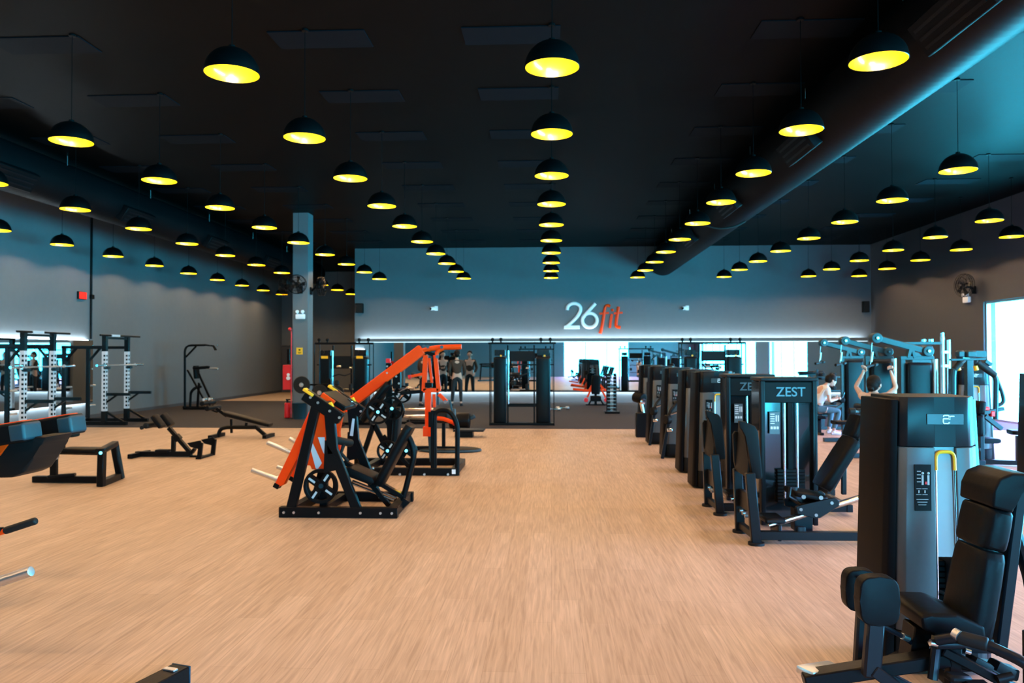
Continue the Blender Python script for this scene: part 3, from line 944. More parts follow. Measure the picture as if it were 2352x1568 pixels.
# pivot shaft and orange arm
MB().cyl(P(745, 930, Y1), sh(P(745, 930, Y1), .9), .035).box(sh(P(752, 925, Y1), .45), (.30, .5, .06), (0, .55, 0), bev=.01).done('pivot_shaft', M_black, ma)
MB().box(sh(P(741, 918, Y1), .25), (.16, .14, .05), (0, .6, 0)).box(sh(P(741, 918, Y1), .65), (.16, .14, .05), (0, .6, 0)).each('pivot_block', M_orange, ma)
YA = 8.14
for k, dy in enumerate((0, .48)):
    q = lambda u, v: sh(P(u, v, YA), dy)
    m = MB().prism([sh(q(*p), -.05) for p in ((722, 925), (741, 938), (712, 1000), (675, 1072), (655, 1112), (640, 1118), (635, 1108), (655, 1068))], (0, .10, 0), bev=.006)
    arm_ = m.done('lever_arm', M_orange, ma)
    m = MB().prism([sh(q(*p), -.04) for p in ((741, 935), (765, 948), (752, 1000), (757, 1062), (742, 1078), (718, 1076), (716, 1066), (690, 1068), (712, 1000))], (0, .06, 0), bev=.006)
    m.done('arm_gusset', M_orange, ma)
    m = MB().prism([sh(q(*p), -.044) for p in ((712, 1014), (718, 1010), (742, 1062), (732, 1076), (728, 1074))], (0, .006, 0), bev=0)
    m.prism([sh(q(*p), -.044) for p in ((733, 1003), (748, 1003), (752, 1050), (744, 1035))], (0, .006, 0), bev=0)
    m.each('printed_stripe', M_whitep, ma)
    MB().box(q(638, 1114), (.06, .11, .05), (0, .5, 0)).done('end_cap', M_black, ma)
    pg = MB()
    if k == 0: pg.cyl(q(642, 1102), q(578, 1079), .026, bev=.006).cyl(q(640, 1101), q(636, 1100), .04).cyl(q(676, 1042), q(614, 1016), .026, bev=.006)
    else: pg.cyl(q(642, 1102), q(600, 1086), .024, bev=.006).cyl(q(676, 1042), q(630, 1018), .026, bev=.006)
    pg.each('plate_peg', M_steel, ma)
MB().bar(sh(P(662, 1070, YA), 0), sh(P(662, 1070, YA), .48), .07, .07).bar(sh(P(735, 1060, YA), 0), sh(P(735, 1060, YA), .48), .06, .10).done('arm_cross_tube', M_orange, ma)
plate('weight_plate', P(737, 1116, 7.99), .178, ma)
plate('weight_plate', P(737, 1112, 8.72), .178, ma, mark=False)
MB().bar((P(737, 1116, 7.99).x, 8.1, .07), (P(737, 1116, 7.99).x, 8.1, .35), .08, .06, side=(1, 0, 0)).cyl(P(737, 1116, 7.95), P(737, 1116, 8.2), .025).done('plate_horn', M_black, ma)
# seat, back, tubes
MB().prism([sh(qm(*p), -.17) for p in ((793, 1072), (812, 1068), (862, 1090), (868, 1102), (858, 1108), (800, 1086))], (0, .34, 0), bev=.016, seg=2).done('seat_pad', M_vinyl, ma)
pad_between(qm(872, 1110), qm(944, 975), .34, .10, 'back_pad', ma)
sb = MB()
sb.bar(qm(860, 1118), qm(938, 985), .08, .04, side=(0, 1, 0))
sb.tube(fillet([qm(924, 1152), qm(952, 1045), qm(944, 1010), qm(925, 985)], .15), .032, 10)
sb.bar(qm(790, 1060), qm(925, 1140), .08, .045, side=(0, 1, 0)).bar(qm(850, 1108), qm(910, 1180), .06, .05, side=(0, 1, 0))
sb.done('seat_frame', M_black, ma)
MB().cyl(qm(803, 1108), qm(905, 1148), .014).cyl(sh(qm(803, 1108), .12), sh(qm(905, 1148), .12), .014).each('slide_rod', M_chrome, ma)
MB().bar(qm(893, 1120), qm(921, 1131), .02, .016, side=(0, 1, 0)).done('amber_strip', M_amber, ma)
MB().cyl(sh(qm(775, 1008), -.1), sh(qm(800, 1020), .12), .042, bev=.012).tube([qm(790, 1020), qm(783, 1040), qm(800, 1060)], .02).each('foot_roller', M_rubb, ma)
MB().ball(qm(829, 1090), .018).ball(qm(850, 1100), .018).ball(qm(857, 1075), .018).each('knob', M_steel, ma)
MB().prism([sh(P(u, v, Y2), -.05) for u, v in ((812, 960), (817, 961), (813, 1000), (806, 999))], (0, .008, 0), bev=0).done('warning_sticker', M_whitep, ma)
MB().ball(P(808, 922, 8.5), .02).tube([P(800, 915, 8.5), P(820, 930, 8.5)], .015).done('chrome_hinge', M_chrome, ma)

# ------------------------------------------------------------------ second orange machine with the long raised beam
mc = thing('plate_loaded_pull_machine', 'orange machine with long raised orange beam, behind the nearest orange machine', 'gym machine', (-2, 11.3, 0), absolute=True)
YN, YM, YR = 10.75, 11.25, 11.75
def rail(a, b, Y, nm='base_rail'):
    p, q = P(*a, Y), P(*b, Y); p.z = q.z = .055
    MB().bar(p, q, .08, .10).done(nm, M_black, mc)
rail((800, 1090), (1050, 1094), YN); rail((815, 1068), (1060, 1068), YR)
MB().bar((-1.33, YN, .055), (-1.33, YR, .055), .09, .10).bar((-2.6, YN, .055), (-2.6, YR, .055), .09, .10).each('cross_rail', M_black, mc)
bb = MB()
for u in (920, 976, 1030): bb.cyl(sh(P(u, 1088, YN), -.06), sh(P(u, 1088, YN), -.04), .016, n=10)
bb.each('bolt_head', M_steel, mc)
MB().box((P(1043, 1090, YN).x, YN-.045, .06), (.05, .006, .06), bev=0).done('white_sticker', M_white, mc)
q = lambda u, v: P(u, v, YN+.02)
hoop = fillet([q(998, 1090), q(998, 942), q(1034, 942), q(1051, 975), q(1050, 1092)], .16, 5)
MB().tube(hoop, .034, 10).bar(q(996, 942), q(996, 1090), .075, .06, side=(1, 0, 0)).bar(q(990, 945), q(990, 980), .06, .10, side=(1, 0, 0)).done('hoop_frame', M_black, mc)
qm = lambda u, v: P(u, v, YM)
MB().bar(qm(790, 937), qm(970, 802), .12, .155, side=(0, 1, 0), bev=.01).done('long_beam', M_orange, mc)
MB().tube(fillet([qm(968, 806), qm(1000, 798), qm(1060, 796)], .2), .038, 10).tube(fillet([qm(1024, 797), qm(1003, 806), qm(1000, 830)], .1), .03, 10).done('top_beam', M_orange, mc)
of = MB()
of.bar(qm(978, 815), qm(974, 898), .07, .06, side=(1, 0, 0)).bar(qm(986, 822), qm(992, 880), .035, .04, side=(1, 0, 0)).bar(qm(1000, 815), qm(1008, 898), .06, .06, side=(1, 0, 0))
of.bar(qm(983, 895), qm(984, 990), .085, .08, side=(1, 0, 0)).box(qm(984, 990), (.14, .12, .14)).bar(qm(972, 896), qm(1008, 896), .06, .06, side=(0, 1, 0))
of.bar(qm(997, 905), qm(998, 935), .04, .05, side=(1, 0, 0)).bar(qm(945, 864), qm(974, 858), .05, .04, side=(0, 1, 0))
of.bar(qm(1008, 905), qm(1026, 922), .05, .05, side=(0, 1, 0)).tube([qm(1004, 960), qm(1020, 962), qm(1046, 972)], .03)
of.done('orange_frame', M_orange, mc)
MB().cyl(qm(944, 865), qm(938, 866), .03).cyl(qm(1042, 970), qm(1048, 972), .04).each('red_knob', M_red, mc)
ch = MB()
for u, v in ((975, 795), (984, 796), (1016, 797), (1006, 819), (1024, 922)): ch.cyl(sh(qm(u, v), -.07), sh(qm(u, v), -.04), .025, n=10)
ch.cyl(qm(1008, 818), qm(970, 806), .02)
ch.each('chrome_bolt', M_chrome, mc)
MB().bar(qm(972, 806), qm(1004, 818), .05, .05, side=(0, 1, 0)).box(qm(985, 884), (.10, .09, .07)).done('hinge_block', M_black, mc)
MB().bar(qm(1005, 900), qm(1006, 930), .03, .03, side=(1, 0, 0)).bar(qm(1033, 918), qm(1038, 945), .03, .03, side=(1, 0, 0)).bar(qm(988, 1000), qm(992, 1060), .06, .05, side=(1, 0, 0)).each('steel_column', M_blue, mc)
bp = MB()
bp.bar(qm(893, 834), qm(893, 900), .075, .06, side=(1, 0, 0)).bar(qm(893, 890), qm(900, 1075), .09, .07, side=(1, 0, 0))
bp.bar(qm(858, 975), qm(822, 1080), .07, .06, side=(1, 0, 0)).bar(qm(860, 975), qm(905, 1065), .07, .06, side=(1, 0, 0)).bar(qm(895, 975), qm(870, 930), .08, .06, side=(1, 0, 0))
bp.bar(qm(880, 1000), qm(955, 1090), .06, .05, side=(1, 0, 0)).bar(qm(900, 905), qm(975, 898), .05, .05, side=(0, 1, 0))
bp.box(qm(912, 868), (.11, .10, .30)).box(qm(908, 850), (.05, .08, .12))
bp.done('main_frame', M_black, mc)
bb = MB()
for u, v in ((891, 841), (891, 856), (893, 885), (912, 864), (918, 880), (918, 904)): bb.cyl(sh(qm(u, v), -.07), sh(qm(u, v), -.045), .014, n=8)
bb.each('bolt_head', M_steel, mc)
MB().box(qm(892, 828), (.06, .06, .06)).done('red_cap', M_red, mc)
pad_between(qm(842, 945), qm(895, 880), .40, .10, 'chest_pad', mc)
pad_between(qm(835, 965), qm(878, 905), .30, .10, 'seat_pad', mc)
pad_between(qm(905, 1050), qm(915, 935), .30, .10, 'back_pad', mc)
for (u, v, r_, Y) in ((868, 946, .17, 10.9), (900, 938, .17, 11.1), (905, 945, .16, 11.5), (890, 1035, .15, 11.0), (933, 1035, .16, 11.3), (925, 905, .13, 11.6)):
    plate('weight_plate', P(u, v, Y), r_, mc, mark=(Y < 11.05))
pgs = MB()
for (u, v) in ((868, 946), (900, 938), (890, 1035), (933, 1035)): pgs.cyl(P(u, v, 10.85), P(u, v, 11.6), .022)
pgs.each('plate_peg', M_steel, mc)
MB().tube([qm(905, 905), qm(935, 890), qm(950, 893)], .018).tube([qm(912, 918), qm(930, 900)], .02).done('handle', M_chrome, mc)

# third machine: low frame with chrome bars, round step and platform seen through the hoop
md = thing('seated_row_machine', 'low black machine with chrome bars and round blue-edged platform, behind the black hoop frame', 'gym machine', (-1.6, 13.5, 0), absolute=True)
q = lambda u, v: P(u, v, 13.2)
c = gr(1035, 1036)
mb = MB().lathe([(0, 0), (.42, 0), (.45, .02), (.44, .05), (.40, .06), (0, .06)], (c.x, c.y, 0), 32, Matrix.Diagonal((1.15, .62, 1, 1)))
mb.done('round_platform', M_blackm, md)
MB().lathe([(.455, .012), (.47, .02), (.46, .045), (.445, .045)], (c.x, c.y, 0), 32, Matrix.Diagonal((1.15, .62, 1, 1))).done('blue_rim', M_blue, md)
f = MB()
f.bar((c.x-.75, c.y, .05), (c.x+.1, c.y, .05), .08, .07).bar((c.x-.9, c.y-.3, .05), (c.x-.9, c.y+.5, .05), .08, .07).bar((c.x-.9, c.y, .05), (c.x-.35, c.y, .06), .06, .06)
f.bar((c.x-.12, c.y, .05), (c.x-.12, c.y, .55), .06, .06, side=(1, 0, 0)).bar((c.x-.72, c.y-.1, .03), (c.x-.72, c.y-.1, .55), .05, .05, side=(1, 0, 0))
f.bar((c.x-.95, c.y+.1, .48), (c.x-.4, c.y+.1, .48), .05, .05)
f.done('frame', M_black, md)
MB().cyl((c.x-.95, c.y, .60), (c.x-.35, c.y, .60), .03).cyl((c.x-.85, c.y, .72), (c.x-.30, c.y, .72), .025).each('chrome_bar', M_chrome, md)
MB().cyl((c.x-.32, c.y-.2, .62), (c.x+.06, c.y-.2, .62), .12, bev=.03).each('foot_roller', M_rubb, md)
MB().cyl((c.x-.02, c.y-.3, .66), (c.x+.12, c.y-.3, .66), .10, bev=.02).done('blue_drum', M_blue, md)
pad_between((c.x-.8, c.y+.4, .50), (c.x-.2, c.y+.4, .50), .3, .07, 'seat_pad', md)
# low platforms right of it
c = gr(1078, 1003)
st = thing('step_platform', 'low dark step platform at the edge of the rubber floor behind the orange machine', 'step', (c.x, c.y, 0))
MB().box((0, 0, .14), (.62, .42, .04), bev=.01).done('top', M_dark, st)
MB().box((-.1, 0, .06), (.36, .3, .12), bev=.01).done('base', M_black, st)
c = gr(1062, 990)
sq = thing('floor_roller', 'short black roller with blue end on the step edge behind the orange machine', 'roller', (c.x-.1, c.y+.5, 0))
MB().cyl((-.25, 0, .19), (.22, 0, .19), .18, bev=.05).box((0, 0, .02), (.3, .3, .04)).done('barrel', M_black, sq)
MB().cyl((.22, 0, .24), (.32, 0, .30), .05, bev=.01).done('end_cap', M_blue, sq)
# ------------------------------------------------------------------ round ducts with diffuser boxes
def duct(lab, X, Zc, R, y0, y1, boxes, side):
    t = thing('ventilation_duct', lab, 'duct', (X, y1, Zc), absolute=True)
    prof = []
    n = int((y1-y0)/.07)
    mb = MB()
    m = Matrix.Rotation(-PI/2, 4, 'X')
    pr_ = []
    for k in range(n+1):
        z = y0 + (y1-y0)*k/n
        pr_.append((R + (.008 if k % 2 else -.006), z))
    pr_ = [(0, y0)] + pr_ + [(0, y1)]
    mb.lathe(pr_, (X, 0, Zc), 40, Matrix(((1, 0, 0, 0), (0, 0, 1, 0), (0, -1, 0, 0), (0, 0, 0, 1))))
    mb.done('duct_tube', M_duct, t)
    for y in boxes:
        a = math.radians(215 if side < 0 else -35)
        c = V(X + math.cos(a)*(R+.04), y, Zc + math.sin(a)*(R+.04))
        b = MB().box(c, (.14, 1.15, .34), (0, -a if side > 0 else PI-a, 0), bev=.01).done('diffuser', M_duct, t)
        sl = MB()
        for k in range(3):
            sl.box(c + V(math.cos(a), 0, math.sin(a))*.075 + V(-math.sin(a), 0, math.cos(a))*(.09*(k-1)), (.01, 1.0, .03), (0, -a if side > 0 else PI-a, 0), bev=0)
        subpart(sl, 'slats', M_dark, b)
    for k, y in enumerate([y0+1.5+3.1*j for j in range(int((y1-y0)/3.1))]):
        MB().cyl((X-.28, y, Zc+R*.72), (X-.28, y, ZC), .004, n=6).cyl((X+.28, y, Zc+R*.72), (X+.28, y, ZC), .004, n=6).done('hanger_wire', M_steel, t)
    return t
dA = duct('large round black ribbed duct running under the ceiling to the logo wall', 3.91, 4.90, .47, YF+.3, YB-.02, (6.9, 11.2, 15.6, 20.0), -1)
dB = duct('round black duct with side boxes along the left wall under the ceiling', -9.45, 4.95, .42, YF+.3, 31.0, (12.7, 16.7, 20.8, 25.0), 1)
MB0 = MB().tube(fillet([at(275, 452, 17.6), at(318, 452, 17.6), at(330, 475, 17.6), at(331, 505, 17.6)], .3), .02, 8)
MB0.done('hanging_hose', M_rubb, dB)
cb = MB().tube(fillet([at(1600, 505, 15.6), at(1625, 520, 15.6), at(1655, 526, 15.6), at(1690, 520, 15.6), at(1712, 508, 15.6)], .3), .02, 8)
cb.done('hanging_cable', M_rubb, dA)

# ------------------------------------------------------------------ logo on the wall
def crop5(x, y, dy=0): return at(800 + x/3.095, 540 + y/3.095, YB - .03)
lg = thing('wall_logo', 'white and orange raised gym logo reading 26fit on the back wall', 'sign', (1.5, YB, 2.5), absolute=True)
def smooth(pts, n=5):
    """Catmull-Rom through points"""
    P_ = [pts[0]] + list(pts) + [pts[-1]]
    out = []
    for i in range(1, len(P_)-2):
        a, b, c, d = (Vector(P_[j]) for j in (i-1, i, i+1, i+2))
        for k in range(n):
            t = k/n
            out.append(.5*((2*b) + (-a+c)*t + (2*a-5*b+4*c-d)*t*t + (-a+3*b-3*c+d)*t**3))
    out.append(Vector(P_[-1]))
    return out
def stroke(mb, pts, r=.062): mb.tube([crop5(x, y) for x, y in [tuple(p) for p in smooth([Vector(p) for p in pts])]], r, 8)
mb = MB()
stroke(mb, [(1556, 532), (1562, 506), (1585, 488), (1618, 486), (1646, 505), (1650, 535), (1635, 568), (1604, 604), (1565, 640), (1543, 655)])
mb.bar(crop5(1533, 654), crop5(1645, 654), .12, .12, side=(0, 1, 0), bev=.01)
mb.done('numeral_two', M_white, lg)
mb = MB()
mb.tube([crop5(1716 + 52*math.cos(2*PI*k/28), 605 + 50*math.sin(2*PI*k/28)) for k in range(28)], .062, 8, True)
mb.tube([crop5(*p) for p in ((1666, 592), (1690, 558), (1725, 520), (1756, 485))], .06, 8)
mb.done('numeral_six', M_white, lg)
mb = MB()
stroke(mb, [(1862, 506), (1848, 499), (1832, 505), (1824, 530), (1816, 580), (1808, 630), (1800, 670), (1790, 698)], .052)
mb.bar(crop5(1786, 558), crop5(1852, 552), .08, .07, side=(0, 1, 0))
mb.done('letter_f', M_orange, lg)
MB().bar(crop5(1873, 560), crop5(1859, 660), .08, .085, side=(0, 1, 0)).ball(crop5(1878, 532), .05).done('letter_i', M_orange, lg)
mb = MB(); stroke(mb, [(1922, 508), (1914, 560), (1905, 620), (1908, 648), (1936, 655)], .052)
mb.bar(crop5(1888, 556), crop5(1950, 550), .08, .07, side=(0, 1, 0))
mb.done('letter_t', M_orange, lg)

# ------------------------------------------------------------------ small things on the walls
def speaker(lab, p, w=.26, h=.34):
    t = thing('wall_speaker', lab, 'speaker', p)
    MB().box((0, -.12, 0), (w, .20, h), bev=.02, seg=2).done('cabinet', M_blackm, t)
    MB().box((0, -.225, 0), (w-.04, .012, h-.05), bev=.004).done('grille', M_rubb, t)
    MB().bar((0, .0, 0), (0, -.05, 0), .06, .08).done('bracket', M_dark, t)
speaker('small black loudspeaker at the left end of the logo wall', at(828, 708, YB-.0))
speaker('small black loudspeaker at the right end of the logo wall', at(1985, 705, YB-.0), .2, .38)
def camera_(lab, p):
    t = thing('security_camera', lab, 'security camera', p)
    MB().box((0, -.02, 0), (.12, .04, .16), bev=.01).done('mount', M_white, t)
    MB().cyl((-.04, -.04, .0), (-.17, -.16, -.02), .06, bev=.02).done('body', M_white, t)
    MB().cyl((-.172, -.162, -.02), (-.18, -.17, -.022), .045).done('lens', M_blackgloss, t)
camera_('white security camera left of the logo on the back wall', at(1002, 708, YB))
camera_('white security camera right of the logo on the back wall', at(1578, 707, YB))
ex = thing('exit_sign', 'small lit red exit sign high on the left wall', 'sign', (XL+.04, 19.75, 3.22))
M_redlit = mat('lit_red_sign', (.8, .02, .01), .4, noise=.02, emit=(1, .015, .01), es=1.1)
MB().box((0, 0, 0), (.06, .34, .20), bev=.01).done('sign_case', M_dark, ex)
MB().box((.033, 0, 0), (.008, .31, .17), bev=0).done('red_panel', M_redlit, ex)
cd = thing('conduit_pipe', 'thin black conduit running down the left wall to the mirror end', 'pipe', (XL, 20.18, 0))
MB().cyl((.03, 0, 2.1), (.03, 0, ZC), .028).done('pipe', M_black, cd)
MB().box((.04, .02, 3.22), (.08, .12, .12), bev=.01).done('junction_box', M_black, cd)
# door in the far wall
dr = struct(MB().box((-12.0, YFAR-.03, 1.04), (.36, .05, 2.04), bev=.005), 'door_1', M_wall_dark)
struct(MB().bar((-11.8, YFAR-.05, 0), (-11.8, YFAR-.05, 2.12), .06, .08, side=(1, 0, 0)).bar((-12.19, YFAR-.05, 2.1), (-11.77, YFAR-.05, 2.1), .08, .06), 'frame', M_greym, dr)
struct(MB().cyl((-11.9, YFAR-.1, 1.0), (-11.9, YFAR-.05, 1.0), .02), 'handle', M_steel, dr)

# pillar fittings
PY = 20.45
el = thing('emergency_light', 'white twin-head emergency light on the grey pillar', 'light', at(691, 726, PY))
MB().box((0, -.04, -.01), (.25, .08, .14), bev=.03, seg=2).done('case', M_white, el)
for x in (-.075, .065):
    MB().cyl((x, -.04, .12), (x+.01, -.11, .115), .045, bev=.01).cyl((x, -.04, .06), (x, -.04, .11), .015).each('lamp_head', M_white, el)
ys = thing('warning_sign', 'yellow square warning sign on the grey pillar', 'sign', at(688, 806, PY-.006))
MB().box((0, 0, 0), (.17, .008, .18), bev=0).done('sheet', M_yellow, ys)
MB().ball((0, -.005, .03), .028, (1.2, .1, .7)).box((0, -.006, -.03), (.09, .004, .012), bev=0).box((0, -.006, -.055), (.07, .004, .01), bev=0).done('printed_symbol', M_black, ys)
rb = thing('fire_hose_cabinet', 'red fire hose cabinet on the left side of the grey pillar', 'cabinet', at(664, 866, PY+.15))
MB().box((-.02, 0, 0), (.22, .26, .66), bev=.01).done('box', M_red, rb)
MB().cyl((.03, -.14, -.02), (.03, -.17, -.02), .05).cyl((.03, -.14, .07), (.03, -.16, .07), .04).done('latch', M_white, rb)
MB().box((-.02, 0, .55), (.07, .05, .40), bev=.005).done('black_bracket', M_black, rb)
rp = thing('red_standpipe', 'thin red water pipe running down beside the grey pillar', 'pipe', (at(670, 930, PY).x, PY-.04, 0))
MB().cyl((0, 0, 0), (0, 0, 2.30), .014).ball((-.03, -.02, 2.35), .05).cyl((-.04, 0, .25), (-.04, 0, .12), .06).done('pipe', M_red, rp)
fe = thing('fire_extinguisher', 'small red and black fire extinguisher at the pillar foot beside the waste bin', 'extinguisher', (at(663, 930, PY-.1).x, PY-.2, 0))
MB().cyl((0, 0, .02), (0, 0, .42), .075, bev=.03).done('cylinder', M_red, fe)
MB().cyl((0, 0, .42), (0, 0, .50), .025).box((.02, 0, .5), (.12, .03, .03)).done('valve', M_black, fe)
bn = thing('waste_bin', 'dark blue-grey waste bin at the foot of the grey pillar', 'bin', (at(688, 940, 20.1).x, 20.1, 0))
MB().lathe([(0, 0), (.16, 0), (.19, .40), (.205, .42), (.19, .42), (.15, .03), (0, .03)], n=24).done('bucket', M_blue, bn)

def wall_fan(lab, p, yaw, R=.25):
    t = thing('wall_fan', lab, 'fan', p, rotz=yaw)       # faces -y in its own frame
    g = MB()
    for r_, y in ((R, -.30), (R*.98, -.24), (R*.98, -.36), (R*.7, -.385), (R*.4, -.395)): g.ring((0, y, 0), r_, .006, (0, 1, 0), 32, 5)
    for k in range(24):
        a = 2*PI*k/24
        d = V(math.cos(a), 0, math.sin(a))
        g.tube([d*R*.1 + V(0, -.40, 0), d*R*.6 + V(0, -.39, 0), d*R + V(0, -.33, 0), d*R + V(0, -.27, 0), d*R*.5 + V(0, -.20, 0)], .003, 4)
    g.done('cage', M_black, t)
    b = MB()
    for k in range(5):
        a = 2*PI*k/5
        d = V(math.cos(a), 0, math.sin(a)); e_ = V(-math.sin(a), 0, math.cos(a))
        b.prism([d*.04+V(0, -.31, 0), d*R*.85+e_*.07+V(0, -.29, 0), d*R*.88-e_*.04+V(0, -.33, 0), d*.06-e_*.04+V(0, -.33, 0)], (0, .006, 0))
    b.cyl((0, -.27, 0), (0, -.34, 0), .045)
    b.done('blades', M_dark, t)
    MB().cyl((0, -.27, 0), (0, -.14, 0), .075, bev=.02).bar((0, -.16, 0), (0, -.04, -.12), .05, .05).box((0, -.02, -.12), (.14, .04, .2), bev=.01).done('motor_mount', M_black, t)
    return t
wall_fan('black wall fan on the front face of the grey pillar', at(690, 655, PY), 0)
wall_fan('black wall fan on the left face of the grey pillar', V(px0, PY+.2, 3.5), -PI/2)
wall_fan('black wall fan on the right face of the grey pillar', V(px1, PY+.2, 3.5), PI/2)
wall_fan('black wall fan above the window on the right wall', V(XR, 20.9, 3.45), -PI/2+.2, .3)
e2 = thing('emergency_light', 'white twin-head emergency light below the fan on the right wall', 'light', V(XR-.05, 21.2, 3.1))
MB().box((0, 0, 0), (.09, .28, .16), bev=.03, seg=2).done('case', M_white, e2)
for y in (-.08, .08): MB().cyl((0, y, .13), (-.07, y, .12), .05, bev=.01).cyl((0, y, .07), (0, y, .12), .015).each('lamp_head', M_white, e2)

# ------------------------------------------------------------------ cable stations on the rubber floor
def cable_station(lab, loc, w=1.50, panel=True):
    t = thing('cable_station', lab, 'gym machine', loc)
    H = 1.93
    for s, x0 in ((0, 0.08), (1, w-.42)):
        tw = .30 if s == 0 else .34
        m = MB().box((x0+tw/2, .2, .82), (tw, .30, 1.58), bev=.06, seg=3)
        m.done('tower_shroud', M_gloss2, t)
        MB().box((x0+tw/2, .2, 1.70), (tw-.05, .22, .14), bev=.01).cyl((x0+tw*.3, .08, 1.72), (x0+tw*.3, .05, 1.72), .05).cyl((x0+tw*.7, .08, 1.70), (x0+tw*.7, .05, 1.70), .04).done('pulley_block', M_tealm if 'M_tealm' in globals() else M_dark, t)
        if not panel: MB().box((x0+tw/2, .045, 1.60), (.16, .01, .06), bev=0).done('amber_label', M_amber, t)
        else: MB().box((x0+tw*.6, .045, 1.63), (.04, .01, .04), bev=0).done('amber_label', M_amber, t)
    f = MB()
    for x in (0, w): f.bar((x, 0, 0), (x, 0, H), .022, .022, side=(1, 0, 0)).bar((x, .4, 0), (x, .4, H), .022, .022, side=(1, 0, 0)).bar((x, 0, .02), (x, .4, .02), .03, .03)
    for x in (.42, w-.46): f.bar((x, .1, 0), (x, .1, H-.05), .035, .035, side=(1, 0, 0))
    f.bar((-.05, .2, H), (w+.05, .2, H), .05, .05).bar((.0, .2, 1.42), (w, .2, 1.42), .03, .03).bar((.40, .1, .47), (w-.42, .1, .47), .06, .08)
    f.bar((0, .2, .03), (w, .2, .03), .30, .05)
    f.done('frame', M_black, t)
    MB().cyl((.44, -.01, .5), (.44, -.01, 1.75), .016).each('guide_tube', M_chrome, t)
    for x in (.05, .25, w-.30, w-.08):
        MB().cyl((x, .2, H), (x, .2, H+.06), .02).ball((x, .2, H+.09), .042).done('ball_knob', M_black, t)
    if panel:
        MB().box((w/2+.0, .12, 1.62), (.58, .05, .24), bev=.01).done('back_board', M_blackm, t)
    MB().tube([(.45, -.05, 1.15), (.60, -.08, 1.20), (.75, -.08, 1.17), (.9, -.05, 1.22)], .015).box((.55, -.05, 1.0), (.10, .08, .12), bev=.02).box((.88, -.04, .9), (.08, .08, .16), bev=.02).done('hanging_grips', M_rubb, t)
    MB().cyl((.50, -.03, .85), (.95, -.03, .85), .014).cyl((.55, -.05, 1.38), (.66, -.05, 1.38), .03).cyl((.85, -.05, 1.35), (.92, -.05, 1.35), .03).each('chrome_bar', M_chrome, t)
    return t
M_gloss2 = mat('gloss_black_shroud', (.003, .005, .007), .3, spec=.14, noise=.1, nscale=8)
g1_ = at(1125, 978, 18.35)
cable_station('black cable station with two glossy towers in the middle of the rubber floor', (at(1125, 900, 18.35).x, 18.35, .012))
cable_station('black cable station with two glossy towers beside the grey pillar', (at(722, 900, 18.3).x, 18.3, .012), 1.32, False)
bpn = [o for o in bpy.data.objects if o.get('label', '').startswith('black cable station with two glossy towers beside')][0]
MB().box((.55, .12, 1.48), (.62, .05, .30), bev=.01).done('back_board', M_blackm, bpn)
cable_station('black cable station behind the right row of grey towers', (at(1566, 900, 18.8).x, 18.8, .012), 1.50)

# plates leaning on the station beside the pillar
pr2 = thing('plate_rack', 'black plate rack with round plates in front of the station beside the pillar', 'rack', (at(760, 900, 18.0).x, 17.9, .012))
MB().bar((0, 0, 0), (0, 0, 1.1), .06, .06, side=(1, 0, 0)).box((0, 0, .03), (.6, .4, .05)).done('post', M_black, pr2)
for k, (x, z, r_) in enumerate(((-.22, .40, .2), (.20, .40, .2), (-.2, .80, .19), (.2, .80, .17), (-.62, .98, .2))):
    o = thing('weight_plate', 'round black weight plate on the rack by the pillar, %s' % ('lower left', 'lower right', 'upper left', 'upper right', 'hanging outermost left')[k], 'weight plate', (pr2.location.x + x, 17.78, z))
    MB().lathe([(.028, -.02), (r_-.01, -.02), (r_, 0), (r_-.01, .02), (.028, .02), (.028, -.02)], n=28, m=Matrix.Rotation(PI/2, 4, 'X')).done('disc', M_rubb, o)
    MB().lathe([(.028, -.025), (.05, -.025), (.05, .025), (.028, .025), (.028, -.025)], n=20, m=Matrix.Rotation(PI/2, 4, 'X')).done('hub', M_steel, o)
    MB().cyl((x, -.02, z-.012), (x, -.22, z-.012), .021).done('peg', M_steel, pr2)
    MB().bar((x, .0, z-.012), (0, 0, z-.012), .04, .04).done('branch', M_black, pr2)
    o['group'] = 'plates on the rack by the pillar'

# ------------------------------------------------------------------ dumbbell tower and dumbbells
dt = thing('dumbbell_rack', 'tall narrow black rack stacked with round dumbbells near the back mirror', 'rack', (at(1405, 900, 22.3).x, 22.3, .012))
MB().box((0, 0, .03), (.42, .40, .06), bev=.01).bar((-.13, .1, .05), (-.13, .1, 1.12), .03, .05, side=(1, 0, 0)).bar((.13, .1, .05), (.13, .1, 1.12), .03, .05, side=(1, 0, 0)).done('frame', M_black, dt)
dz = .098
d0 = thing('dumbbell', 'x', 'dumbbell', (0, 0, 0))
MB().cyl((-.125, 0, 0), (-.045, 0, 0), .042, n=14, bev=.008).done('head', M_rubb, d0)
MB().cyl((.045, 0, 0), (.125, 0, 0), .042, n=14, bev=.008).done('head', M_rubb, d0)
MB().cyl((-.06, 0, 0), (.06, 0, 0), .016, n=10).done('handle', M_chrome, d0)
td = tree(d0)
nm_ = ['lowest', 'second from the bottom', 'third from the bottom', 'fourth from the bottom', 'fifth from the bottom', 'middle', 'fifth from the top', 'fourth from the top', 'third from the top', 'second from the top', 'topmost']
for k in range(11):
    z = .012 + .11 + dz*k
    lab = 'black dumbbell on the tall narrow rack, ' + nm_[k]
    MB().box((0, .03, .06 + dz*k), (.24, .12, .008), bev=0).done('tray', M_steel, dt)
    if k == 0: d0.location = (dt.location.x, 22.3, z); d0['label'] = lab; d0['group'] = 'dumbbells on the narrow rack'
    else: dup(d0, (dt.location.x, 22.3, z), label=lab, group='dumbbells on the narrow rack', t=td)
